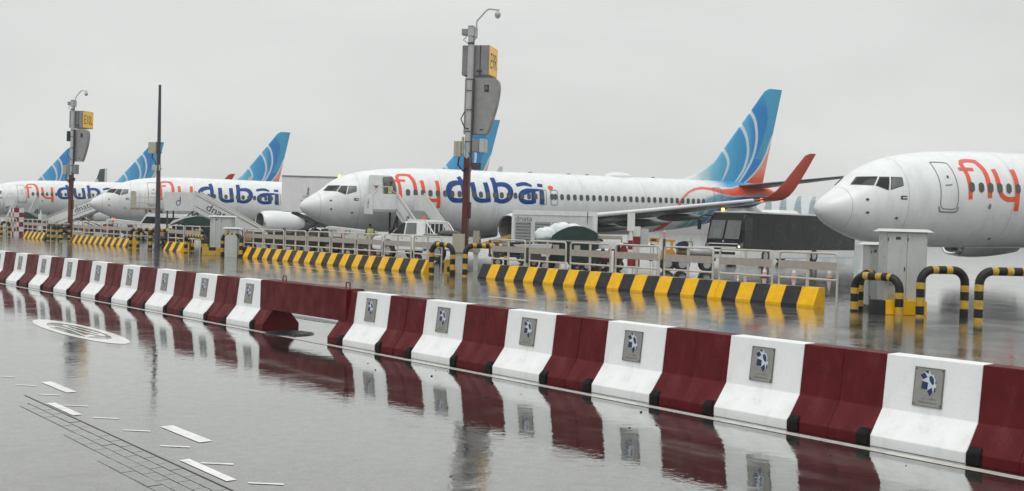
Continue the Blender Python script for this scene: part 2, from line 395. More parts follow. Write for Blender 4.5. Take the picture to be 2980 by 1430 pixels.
def skin_stroke(mb, pts, width, off=.012, side=1, mi=0, closed=False):
    P = catmull(list(pts)+([pts[0]] if closed else [])); k = len(P)
    wd = np.interp(np.linspace(0, 1, k), np.linspace(0, 1, len(width)), width) if hasattr(width, '__len__') else np.full(k, width)
    T = np.gradient(P, axis=0); T /= np.linalg.norm(T, axis=1)[:, None]+1e-9
    Nn = np.stack([-T[:, 1], T[:, 0]], 1); V = []
    for i in range(k):
        for q in (-.5, 0, .5):
            a = P[i]+Nn[i]*wd[i]*q; V.append(skin_pt(a[0], a[1], off, side))
    F = []
    for i in range(k-1):
        for j in range(2): F.append((i*3+j, i*3+j+1, (i+1)*3+j+1, (i+1)*3+j))
    mb.add(V, F, mi)
def skin_poly(mb, poly, off=.012, side=1, mi=0, n=4):
    """four cornered patch (a,b,c,d) subdivided and laid on the skin"""
    a, b, c, d = [np.array(p, float) for p in poly]; V = []
    for i in range(n+1):
        for j in range(n+1):
            u, v = i/n, j/n; p = (a*(1-u)+b*u)*(1-v)+(d*(1-u)+c*u)*v; V.append(skin_pt(p[0], p[1], off, side))
    F = [(i*(n+1)+j, (i+1)*(n+1)+j, (i+1)*(n+1)+j+1, i*(n+1)+j+1) for i in range(n) for j in range(n)]
    mb.add(V, F, mi)
# livery colours ----------------------------------------------------
def C(r, g, b): return np.array(s2l(r, g, b))
def seg_dist(S, Z, poly):
    best = np.full(S.shape, 1e9); tpar = np.zeros(S.shape); P = np.array(poly, float); L = np.r_[0, np.cumsum(np.linalg.norm(np.diff(P, axis=0), axis=1))]
    for i in range(len(P)-1):
        a, b = P[i], P[i+1]; ab = b-a; l2 = ab@ab
        t = np.clip(((S-a[0])*ab[0]+(Z-a[1])*ab[1])/l2, 0, 1)
        d = np.hypot(S-a[0]-t*ab[0], Z-a[1]-t*ab[1]); m = d < best
        best = np.where(m, d, best); tpar = np.where(m, (L[i]+t*(L[i+1]-L[i]))/L[-1], tpar)
    return best, tpar
def side_of(S, Z, poly):
    """True to the right (larger s) of a polyline given as s(z)"""
    P = np.array(sorted([(z, s) for s, z in poly])); return S > np.interp(Z, P[:, 0], P[:, 1])
def mixc(a, b, t): t = np.clip(t, 0, 1)[..., None]; return a*(1-t)+b*t
AR1 = catmull([(32.96, 7.66), (33.25, 7.18), (33.34, 6.69), (33.16, 6.12), (32.91, 5.63), (32.75, 5.2)], .2)
AR2 = catmull([(34.5, 9.8), (34.97, 9.02), (35.17, 8.39), (35.25, 7.69), (35.13, 7.05), (34.85, 6.33), (34.38, 5.68), (33.8, 5.0)], .2)
AR3 = catmull([(35.3, 11.0), (35.78, 10.34), (35.99, 9.71), (36.09, 8.87), (36.0, 8.08), (35.72, 7.21), (35.16, 6.27), (34.2, 5.0)], .2)
AR4 = catmull([(37.75, 9.0), (37.51, 8.51), (37.21, 7.78), (36.69, 6.9), (35.9, 6.01), (34.6, 5.0)], .2)
DK = [(36.4, 12.8), (36.77, 11.93), (37.08, 11.2), (37.2, 10.43), (37.05, 9.49), (36.72, 8.61), (36.2, 7.5), (35.4, 6.4)]
def paint_fin(S, Z):
    base = mixc(C(130, 196, 214), C(70, 164, 210), (S-31.2)/2.2)
    base = mixc(base, C(42, 146, 204), (S-33.6)/1.2)
    base = np.where(side_of(S, Z, [tuple(p) for p in AR2])[..., None], mixc(C(36, 138, 200), C(80, 168, 210), (35.75-S)/.6), base)
    base = np.where(side_of(S, Z, [tuple(p) for p in AR3])[..., None], mixc(C(20, 128, 198), C(48, 150, 204), (Z-11)/1.4), base)
    base = np.where(side_of(S, Z, DK)[..., None] & (Z > 7.2)[..., None], C(62, 154, 196), base)
    low = side_of(S, Z, [tuple(p) for p in AR4]) & (Z < 9.0)
    base = np.where(low[..., None], mixc(C(212, 84, 58), C(232, 150, 128), (Z-5.6)/.9), base)
    fade = np.clip((31.9-S)/1.6, 0, 1); base = mixc(base, C(214, 220, 222), fade)
    for A, wd in ((AR1, .15), (AR2, .155), (AR3, .155), (AR4, .10)):
        d, t = seg_dist(S, Z, A); wv = wd*(1.0-.55*t)
        base = mixc(base, C(206, 220, 228), np.clip((wv-d)/.05+.5, 0, 1))
    return base
RIB = [(25.9, 1.2), (26.6, 1.8), (27.28, 2.5), (27.7, 3.6), (28.05, 4.0), (28.57, 4.37), (29.3, 4.64), (30.1, 4.75), (31, 4.68), (32, 4.54), (33.2, 4.52), (34.3, 4.68), (35.5, 4.78), (37.6, 4.85)]
RIBW = [.50, .48, .46, .22, .16, .15, .16, .19, .24, .36, .58, .74, .9, .9]
BLU = [(27.5, 1.2), (28.22, 2.3), (28.76, 3.34), (29.9, 3.95), (31.26, 4.4), (33, 4.9)]
def paint_fus(S, Y, Z):
    white = C(223, 226, 227)
    out = np.broadcast_to(white, S.shape+(3,)).copy()
    x0 = np.interp(Z, [p[1] for p in BLU], [p[0] for p in BLU]); t = S-x0
    teal = mixc(white, C(104, 158, 178), (t+.1)/.9); teal = mixc(teal, C(38, 112, 170), (t-1.6)/1.1); teal = mixc(teal, C(16, 58, 128), (t-2.9)/.9)
    teal = mixc(teal, C(12, 40, 98), (t-4.6)/1.5)
    for o, wd, st in ((1.05, .10, .8), (1.9, .14, .75), (2.75, .10, .6)):
        wob = o+.12*np.sin(Z*1.6)
        teal = mixc(teal, C(176, 200, 212), st*np.clip((wd-np.abs(t-wob))/.06+.5, 0, 1)*np.clip((4.0-Z)/1.0+.4, 0, 1))
    m = np.clip((t+.1)/.12, 0, 1)*np.clip((S-27.0)/.3, 0, 1)
    out = mixc(out, teal, m)
    top = np.clip((Z-4.85)/.06, 0, 1)*np.clip((S-30.9)/.5, 0, 1)
    crown = mixc(white, C(64, 156, 206), (S-31.4)/1.4); crown = mixc(crown, C(220, 98, 70), (S-35.6)/.4)
    out = mixc(out, crown, top)
    d, tp = seg_dist(S, Z, RIB)
    L = np.r_[0, np.cumsum(np.linalg.norm(np.diff(np.array(RIB), axis=0), axis=1))]; wv = np.interp(tp, L/L[-1], RIBW)/2
    out = mixc(out, C(226, 84, 52), np.clip((wv-d)/.06+.5, 0, 1))
    out = mixc(out, C(214, 222, 228), np.clip((.05-np.abs(d-wv-.05))/.05, 0, 1)*np.clip((S-27.8)/.4, 0, 1)*.8)
    return out
def set_paint(me, cols):
    a = me.color_attributes.new('paint', 'FLOAT_COLOR', 'POINT')
    a.data.foreach_set('color', np.c_[cols, np.ones(len(cols))].astype(np.float32).ravel())

def loft_grid(P, close_u=True):
    k, n, _ = P.shape; F = []
    for i in range(k-1):
        for j in range(n if close_u else n-1): F.append((i*n+j, (i+1)*n+j, (i+1)*n+(j+1) % n, i*n+(j+1) % n))
    return P.reshape(-1, 3), F
def mesh_from(name, V, F, m, smooth=35):
    me = bpy.data.meshes.new(name); me.from_pydata([tuple(map(float, p)) for p in V], [], F); me.materials.append(m)
    bm = bmesh.new(); bm.from_mesh(me); bmesh.ops.recalc_face_normals(bm, faces=bm.faces); bm.to_mesh(me); bm.free()
    me.polygons.foreach_set('use_smooth', [True]*len(me.polygons)); me.set_sharp_from_angle(angle=R(smooth))
    return me
def fuselage_shell(s0, s1, stations, n, cap0=False, cap1=False):
    ph = np.linspace(0, 2*np.pi, n, endpoint=False); P = np.zeros((len(stations), n, 3))
    for i, s in enumerate(stations):
        wv, zm, zt, zb = float(fwid(s)), float(fmid(s)), float(ftop(s)), float(fbot(s))
        sn = np.sin(ph); P[i, :, 0] = s; P[i, :, 1] = wv*np.cos(ph); P[i, :, 2] = np.where(sn > 0, zm+(zt-zm)*sn, zm+(zm-zb)*sn)
    V, F = loft_grid(P)
    if cap0: F.append(tuple(range(n))[::-1])
    if cap1: F.append(tuple((len(stations)-1)*n+j for j in range(n)))
    return V, F
FIN_LE = [(4.9, 27.6), (5.38, 28.4), (5.48, 29.3), (5.67, 30.08), (6.33, 31.35), (6.74, 32.03), (10.78, 35.44), (12.5, 36.86), (12.72, 37.3)]
FIN_TE = [(4.9, 36.8), (5.2, 36.87), (8.55, 37.65), (12.72, 38.64)]
def airfoil(le, te, y, z, th, n=9, vert=False):
    c = te-le; xs = (1-np.cos(np.linspace(0, np.pi, n)))/2; t = th*5*(.2969*np.sqrt(xs)-.126*xs-.3516*xs**2+.2843*xs**3-.1036*xs**4)*c
    up = [(le+x*c, y, z+q) for x, q in zip(xs, t)]; lo = [(le+x*c, y, z-q*.75) for x, q in zip(xs[1:-1][::-1], t[1:-1][::-1])]
    return up+lo
def wing_mesh(name, sts, m, side):
    P = np.array([[(x, y*side, z) for x, y, z in airfoil(*st)] for st in sts]); V, F = loft_grid(P); n = P.shape[1]
    F.append(tuple(range(n))); F.append(tuple((len(sts)-1)*n+j for j in range(n))[::-1]); return mesh_from(name, V, F, m)

LET = {
 'f': [([(5.94, 3.23), (5.92, 3.54), (5.91, 3.79), (5.89, 4.21), (5.85, 4.47), (5.83, 4.66)], .17), ([(5.80, 4.62), (5.90, 4.78), (6.15, 4.86), (6.5, 4.86), (6.80, 4.80)], [.16, .12, .11, .12, .18]), ([(5.55, 4.48), (6.32, 4.49)], .11)],
 'l': [([(6.72, 4.80), (6.87, 4.52), (6.92, 4.25), (6.95, 3.82), (6.99, 3.31)], .20)],
 'y': [([(7.43, 4.54), (7.47, 4.22), (7.52, 3.75), (7.63, 3.46), (7.92, 3.30), (8.2, 3.28), (8.5, 3.32)], [.2, .2, .2, .18, .17, .17, .17]), ([(8.49, 4.56), (8.51, 4.21), (8.52, 3.78), (8.53, 3.31), (8.54, 2.80)], .21)],
 'd': [([(10.3, 4.46), (9.85, 4.46), (9.45, 4.32), (9.27, 4.05), (9.25, 3.8), (9.34, 3.55), (9.55, 3.36), (9.84, 3.32), (10.3, 3.34)], [.22, .24, .28, .31, .31, .28, .25, .23, .23]), ([(10.14, 4.87), (10.26, 4.53), (10.30, 4.14), (10.33, 3.7), (10.36, 3.25)], .25)],
 'u': [([(11.0, 4.54), (11.03, 4.24), (11.06, 3.81), (11.17, 3.50), (11.47, 3.36), (11.81, 3.36), (12.1, 3.40)], [.28, .28, .28, .26, .23, .22, .22]), ([(11.97, 4.56), (12.0, 4.23), (12.05, 3.84), (12.1, 3.27)], .27)],
 'b': [([(12.6, 4.9), (12.63, 4.52), (12.65, 3.99), (12.70, 3.28)], .27), ([(12.65, 4.38), (13.0, 4.46), (13.45, 4.43), (13.72, 4.2), (13.75, 3.89), (13.62, 3.58), (13.3, 3.37), (13.0, 3.34), (12.7, 3.40)], [.2, .22, .25, .3, .31, .29, .25, .22, .22])],
 'a': [([(14.26, 4.44), (14.72, 4.54), (15.08, 4.54), (15.44, 4.42)], [.17, .19, .2, .12]), ([(16.2, 4.19), (15.6, 4.15), (14.97, 4.06), (14.6, 3.89), (14.48, 3.68), (14.57, 3.47), (14.83, 3.35), (15.15, 3.34), (15.5, 3.37)], [.07, .12, .18, .27, .3, .28, .24, .22, .22]), ([(15.48, 4.12), (15.48, 3.75), (15.49, 3.27)], .27)],
 'i': [([(16.11, 4.14), (16.13, 3.7), (16.14, 3.22)], .29), ([(15.88, 4.50), (16.28, 4.47)], .17)],
}
def rrect(cx, cz, wd, ht, r, k=4):
    out = []
    for sx, sz, a0 in ((1, 1, 0), (-1, 1, 90), (-1, -1, 180), (1, -1, 270)):
        for i in range(k+1):
            a = R(a0+90*i/k); out.append((cx+sx*(wd/2-r)+r*math.cos(a), cz+sz*(ht/2-r)+r*math.sin(a)))
    return out
def skin_fan(mb, poly, off=.012, side=1, mi=0):
    c = np.mean(np.array(poly), axis=0); V = [skin_pt(c[0], c[1], off, side)]+[skin_pt(p[0], p[1], off, side) for p in poly]; k = len(poly)
    mb.add(V, [(0, 1+i, 1+(i+1) % k) for i in range(k)], mi)
def skin_tile(mb, poly, off, side=1, mi=0, rows=6):
    """closed convex outline in (s,z) laid on the skin in horizontal strips"""
    P = np.array(poly); z0, z1 = P[:, 1].min(), P[:, 1].max(); V = []; k = len(P)
    for i in range(rows+1):
        z = z0+(z1-z0)*(.004+.992*i/rows); xs = []
        for a, b in zip(P, np.roll(P, -1, 0)):
            if (a[1]-z)*(b[1]-z) <= 0 and abs(a[1]-b[1]) > 1e-9: xs.append(a[0]+(b[0]-a[0])*(z-a[1])/(b[1]-a[1]))
        for u in (0, .5, 1): V.append(skin_pt(min(xs)+(max(xs)-min(xs))*u, z, off, side))
    mb.add(V, [(i*3+j, i*3+j+1, (i+1)*3+j+1, (i+1)*3+j) for i in range(rows) for j in range(2)], mi)

def add_lettering(t, ds=0.):
    for ch, strokes in LET.items():
        m = MB()
        for i, (p, wd) in enumerate(strokes): skin_stroke(m, [(x+ds, z) for x, z in p], np.array(wd)*(1.25 if ch in 'fly' else 1.28) if hasattr(wd, '__len__') else wd*(1.25 if ch in 'fly' else 1.28), .011+.003*i)
        m.build('logo_letter', M_ORANGE if ch in 'fly' else M_BLUE, t, smooth=60)
    m = MB(); skin_tile(m, [(16.87+ds+.2*math.cos(a)*(1+.25*math.sin(a)), 4.33+.17*math.sin(a)) for a in np.linspace(0, 2*np.pi, 20, endpoint=False)], .013); m.build('logo_dot', M_ORANGE, t, smooth=60)
def make_airliner(label):
    t = thing('airliner', label, 'airplane', group='parked white airliners nose-in along the apron')
    # fuselage
    V, F = fuselage_shell(1.05, 38, list(np.r_[np.linspace(1.05, 3, 22), np.linspace(3.15, 7, 20), np.linspace(7.5, 25, 24), np.linspace(25.06, 38, 230)]), 132, cap0=True, cap1=True)
    me = mesh_from('fuselage', V, F, M_APC); v = np.array([q.co[:] for q in me.vertices]); set_paint(me, paint_fus(v[:, 0], v[:, 1], v[:, 2]))
    link('fuselage', me, t)
    st = np.r_[0, .015, .04, np.linspace(.07, 1.035, 22)]
    V, F = fuselage_shell(0, 1.035, list(st), 64, cap0=True); link('radome', mesh_from('radome', V, F, M_APAINT), t)
    V2, F2 = fuselage_shell(1.03, 1.055, [1.03, 1.055], 64); V2 = np.array(V2); c = V2.mean(0); V2[:, 1] *= .994; V2[:, 2] = c[2]+(V2[:, 2]-c[2])*.994
    link('radome_seam', mesh_from('radome_seam', V2, F2, M_SEAL), t)
    # cockpit glazing
    frames = [[(1.34, 3.735), (1.95, 3.71), (2.24, 4.06), (1.68, 4.045)], [(2.03, 3.70), (2.47, 3.53), (2.66, 4.045), (2.31, 4.04)], [(2.57, 3.55), (3.13, 3.72), (3.17, 4.04), (2.74, 4.045)]]
    gl = [M_GLASS, M_GLASS, M_GLASSL]
    for side in (1, -1):
        for fr, g in zip(frames, gl):
            c = np.mean(np.array(fr), 0); big = [tuple(c+(np.array(p)-c)*np.array([1.06, 1.1])) for p in fr]
            fm = MB(); skin_poly(fm, big, .010, side); f_ = fm.build('cockpit_window', M_DGREY, t, smooth=60)
            gm = MB(); skin_poly(gm, [tuple(c+(np.array(p)-c)*.92) for p in fr], .018, side); gm.build('pane', g, f_, smooth=60)
    # doors
    dr = [(4.76, 4.70), (4.78, 4.42), (4.81, 4.15), (4.83, 3.8), (4.84, 3.4), (4.86, 3.0), (4.96, 2.85), (5.1, 2.81), (5.55, 2.81), (5.68, 2.88), (5.72, 3.05), (5.70, 3.55), (5.66, 4.0), (5.62, 4.4), (5.56, 4.66), (5.46, 4.73), (4.84, 4.74)]
    m = MB(); skin_stroke(m, dr, .04, .012, 1, closed=True); d_ = m.build('passenger_door', M_SEAL, t, smooth=60)
    m = MB(); skin_tile(m, rrect(5.27, 4.13, .10, .14, .05), .014); m.build('porthole', M_DGREY, d_, smooth=60)
    m = MB(); skin_stroke(m, [(5.08, 3.78), (5.42, 3.81)], .05, .014); m.build('handle', M_SEAL, d_, smooth=60)
    m = MB(); skin_stroke(m, [(4.79, 2.9), (4.86, 2.74), (4.97, 2.69), (5.62, 2.69), (5.74, 2.76), (5.78, 2.9)], .06, .012); m.build('door_sill', M_SEAL, d_, smooth=60)
    dr2 = rrect(31.5, 3.95, .78, 1.7, .12); m = MB(); skin_stroke(m, dr2, .05, .014, closed=True); m.build('rear_door', M_SEAL, t, smooth=60)
    for sx in (16.21, 17.09):
        m = MB(); skin_stroke(m, rrect(sx, 3.69, .52, 1.0, .13), .045, .016, closed=True); m.build('overwing_exit', M_SEAL, t, smooth=60)
    # cabin windows
    shared = None
    for k in range(47):
        s = 6.42+.512*k
        if k in (20,): s = 16.9
        m = None
        if 7 < s < 24.8:
            if shared is None:
                mm = MB(); skin_tile(mm, rrect(10.0, 3.74, .29, .42, .12), .022); shared = mm.mesh('cabin_window', M_CABIN, smooth=60)
            link('cabin_window', shared, t, loc=(s-10.0, 0, 0))
        else:
            mm = MB(); skin_tile(mm, rrect(s, 3.74, .29, .42, .12), .022); mm.build('cabin_window', M_CABIN, t, smooth=60)
    add_lettering(t)
    m = MB(); skin_poly(m, [(2.97, 3.15), (3.06, 3.15), (3.06, 3.30), (2.97, 3.30)], .013, mi=0, n=1); skin_poly(m, [(3.06, 3.25), (3.26, 3.25), (3.26, 3.30), (3.06, 3.30)], .013, mi=2, n=1); skin_poly(m, [(3.06, 3.2), (3.26, 3.2), (3.26, 3.25), (3.06, 3.25)], .013, mi=1, n=1); skin_poly(m, [(3.06, 3.15), (3.26, 3.15), (3.26, 3.2), (3.06, 3.2)], .013, mi=2, n=1)
    m.build('flag_mark', [M_RED, M_WSTRIPE, M_INK], t)
    for s, z, n in ((1.6, 3.12, 'pitot_probe'), (1.63, 2.6, 'vane_probe'), (8.25, 1.62, 'drain_mast'), (7.45, 2.97, 'vent_cover'), (2.9, 2.4, 'vane_probe')):
        m = MB(); skin_tile(m, [(s+.07*math.cos(a), z+(.12 if n == 'vent_cover' else .05)*math.sin(a)) for a in np.linspace(0, 2*np.pi, 10, endpoint=False)], .03); m.build(n, M_SEAL if n == 'vent_cover' else M_DGREY, t, smooth=60)
    for sq in (3.35, 8.75, 12.9, 19.4, 24.6):
        V2, F2 = fuselage_shell(sq, sq+.012, [sq, sq+.012], 64); V2 = np.array(V2); c = V2.mean(0); V2[:, 1] *= 1.0022; V2[:, 2] = c[2]+(V2[:, 2]-c[2])*1.0022
        link('panel_seam', mesh_from('panel_seam', V2, F2, M_SEAL), t)
    # crown fittings
    m = MB(); m.ball((23.45, 0, 5.36), 1, 20, 10, sc=(1.2, .55, .34)); m.build('dome_fairing', M_APAINT, t, smooth=60)
    for s in (13.6,):
        m = MB(); m.loft([[(s, -.02, 5.35), (s+.45, -.02, 5.35), (s+.45, .02, 5.35), (s, .02, 5.35)], [(s+.22, -.012, 5.74), (s+.46, -.012, 5.74), (s+.46, .012, 5.74), (s+.22, .012, 5.74)]]); m.build('blade_antenna', M_GREY, t)
    for s in (16.2, 19.3, 20.8, 26.5):
        m = MB(); m.ball((s, 0, 5.39), .12, 8, 6, sc=(1.6, .7, .8)); m.build('blade_antenna', M_SEAL, t, smooth=60)
    # fin
    zs = np.r_[np.linspace(4.95, 6.82, 44), np.linspace(6.86, 12.72, 120)]; us = (1-np.cos(np.linspace(0, np.pi, 15)))/2; us = np.unique(np.r_[us, np.linspace(0, 1, 130)])
    P = np.zeros((len(zs), 2*len(us)-2, 3))
    for i, z in enumerate(zs):
        le = np.interp(z, [p[0] for p in FIN_LE], [p[1] for p in FIN_LE]); te = np.interp(z, [p[0] for p in FIN_TE], [p[1] for p in FIN_TE]); c = te-le
        tk = min(.075*c, .30)*5*(.2969*np.sqrt(us)-.126*us-.3516*us**2+.2843*us**3-.1036*us**4)+.004
        a = np.c_[le+us*c, tk, np.full(len(us), z)]; b = np.c_[le+us[1:-1][::-1]*c, -tk[1:-1][::-1], np.full(len(us)-2, z)]
        P[i] = np.vstack([a, b])
    V, F = loft_grid(P); n = P.shape[1]; F.append(tuple((len(zs)-1)*n+j for j in range(n)))
    me = mesh_from('tail_fin', V, F, M_APC, 50); v = np.array([q.co[:] for q in me.vertices]); set_paint(me, paint_fin(v[:, 0], v[:, 2])); link('tail_fin', me, t)
    m = MB(); m.tube([(37.7, 0, 4.5), (38.25, 0, 4.62)], [.18, .09], 12); m.build('exhaust_outlet', M_DGREY, t, smooth=40)
    for side in (1, -1):
        link('tailplane', wing_mesh('tailplane', [(33.6, 37.3, .4, 5.0, .09), (34.0, 37.3, .7, 5.03, .09), (38.0, 39.4, 7.15, 5.72, .08), (38.3, 39.4, 7.25, 5.73, .05)], M_AGREY, side), t)
        wg = link('wing', wing_mesh('wing', [(12.6, 21.2, .8, 1.78, .12), (13.7, 21.15, 1.9, 1.9, .125), (15.75, 21.05, 5.7, 2.3, .11), (18.6, 22.0, 11.2, 2.86, .10), (21.6, 23.25, 17.0, 3.5, .09)], M_AGREY, side), t)
        ws = [(21.62, 23.25, 17.0, 3.505, .09)]
        for y, z, le, te in ((17.25, 3.56, 21.85, 23.45), (17.5, 3.75, 22.2, 23.65), (17.68, 4.1, 22.6, 23.9), (17.8, 4.6, 23.05, 24.2), (17.95, 5.4, 23.7, 24.65), (18.1, 6.1, 24.25, 25.0), (18.14, 6.25, 24.6, 25.08)): ws.append((le, te, y, z, .08))
        P = []
        for i, (le, te, y, z, th) in enumerate(ws):
            a = min(1, i/3.)*R(80); ring = airfoil(le, te, 0, 0, th); P.append([(x, side*(y-q*math.sin(a)), z+q*math.cos(a)) for x, _, q in ring])
        V, F = loft_grid(np.array(P)); n = len(P[0]); F.append(tuple((len(P)-1)*n+j for j in range(n)))
        link('winglet', mesh_from('winglet', V, F, M_DKORANGE), wg)
        m = MB(); m.ball((22.0, side*17.1, 3.52), .12, 8, 6); m.build('navigation_light', M_REDL if side < 0 else M_GLASSL, wg)
        le = [(13.55, 2.1, 1.93), (15.6, 5.7, 2.31), (18.48, 11.2, 2.87), (21.48, 17.0, 3.5)]
        m = MB(); m.tube([(x, side*y, z) for x, y, z in le], [.17, .16, .13, .09], 10); m.build('slat', M_APAINT, wg, smooth=60)
        for y, x0, x1, z, r in ((3.6, 17.9, 22.2, 1.62, .27), (7.3, 18.4, 22.9, 2.02, .27), (10.6, 19.3, 23.3, 2.42, .24)):
            m = MB(); xs = np.linspace(0, 1, 12); m.tube([(x0+(x1-x0)*u, side*y, z+.12*u) for u in xs], [r*max(.06, math.sin(math.pi*u**.75)**.7) for u in xs], 12); m.build('flap_fairing', M_AGREY, wg, smooth=60)
        # engine
        e = MB(); xs = [12.05, 12.0, 12.03, 12.2, 12.6, 13.2, 14.0, 15.0, 15.9]; rs = [.80, .86, .92, .99, 1.06, 1.09, 1.06, .95, .80]
        xs = [12.9, 12.3]+xs; rs = [.76, .77]+rs
        n = 28; Pn = np.zeros((len(xs), n, 3))
        for i in range(len(xs)):
            for j in range(n):
                a = 2*math.pi*j/n; q = math.sin(a); Pn[i, j] = (xs[i]+(.26*max(0, 1-max(0, xs[i]-12)/2.2))*math.cos(a)*side, side*4.83+rs[i]*math.cos(a)*1.03, 1.55+rs[i]*(q if q > -.8 else -.8-(-.8-q)*.35))
        V, F = loft_grid(Pn); en = link('engine', mesh_from('engine', V, F, M_APAINT, 45), t)
        V, F = loft_grid(Pn[2:6]); V = np.array(V); V[:, 0] -= .006; cc = np.array([0, side*4.83, 1.55]); V[:, 1:] = cc[1:]+(V[:, 1:]-cc[1:])*1.004
        link('intake_lip', mesh_from('intake_lip', V, F, M_LIP, 60), en)
        V, F = loft_grid(np.stack([Pn[0], Pn[1], Pn[2]])); V = np.array(V); V[:, 1:] = cc[1:]+(V[:, 1:]-cc[1:])*.992; link('intake_liner', mesh_from('intake_liner', V, F, M_LINER, 60), en)
        m = MB(); m.tube([(12.75, side*4.83, 1.55), (12.8, side*4.83, 1.55)], .74, 24)
        m.build('fan', M_FAN, en); m = MB(); m.tube([(12.3, side*4.83, 1.55), (12.45, side*4.83, 1.55), (12.76, side*4.83, 1.55)], [.02, .13, .22], 16); m.build('spinner', M_DGREY, en, smooth=60)
        m = MB(); m.tube([(15.6, side*4.83, 1.55), (16.6, side*4.83, 1.55), (17.1, side*4.83, 1.55)], [.55, .42, .2], 18); m.build('exhaust_nozzle', M_GALV, en, smooth=60)
        m = MB(); m.loft([[(13.0, side*4.83-.1, 2.45), (16.5, side*4.83-.1, 2.1), (16.5, side*4.83+.1, 2.1), (13.0, side*4.83+.1, 2.45)], [(14.2, side*4.83-.12, 2.7), (18.0, side*4.83-.12, 2.2), (18.0, side*4.83+.12, 2.2), (14.2, side*4.83+.12, 2.7)]]); m.build('pylon', M_APAINT, en, bevel=.03)
        g = MB(); g.tube([(19.6, side*2.86, 2.0), (19.6, side*2.86, .56)], .13, 12); g.beam((19.6, side*2.86, .95), (18.9, side*1.9, 1.6), .1, .1); gr = g.build('main_gear', M_GALV, t, smooth=40)
        for dy in (-.43, .43):
            m = MB(); m.tube([(19.6, side*2.86+dy-.2, .55), (19.6, side*2.86+dy-.15, .55), (19.6, side*2.86+dy+.15, .55), (19.6, side*2.86+dy+.2, .55)], [.48, .55, .55, .48], 22); m.build('wheel', M_TYRE, gr, smooth=40)
    g = MB(); g.tube([(4.1, 0, 1.6), (4.05, 0, .36)], .075, 12); g.beam((4.1, 0, .9), (4.9, 0, 1.5), .07, .07); gr = g.build('nose_gear', M_GALV, t, smooth=40)
    for dy in (-.21, .21):
        m = MB(); m.tube([(4.05, dy-.1, .345), (4.05, dy-.07, .345), (4.05, dy+.07, .345), (4.05, dy+.1, .345)], [.29, .345, .345, .29], 18); m.build('wheel', M_TYRE, gr, smooth=40)
    m = MB(); m.box(3.2, 4.7, .32, .36, .95, 1.35); m.box(3.2, 4.7, -.36, -.32, .95, 1.35); m.build('gear_door', M_APAINT, t, bevel=.01)
    return t
APITCH = .009
def pose_air(o, x, y, z0, a, pitch=APITCH):
    o.location = (x, y, z0); o.rotation_euler = (0, -pitch, R(a)); return o
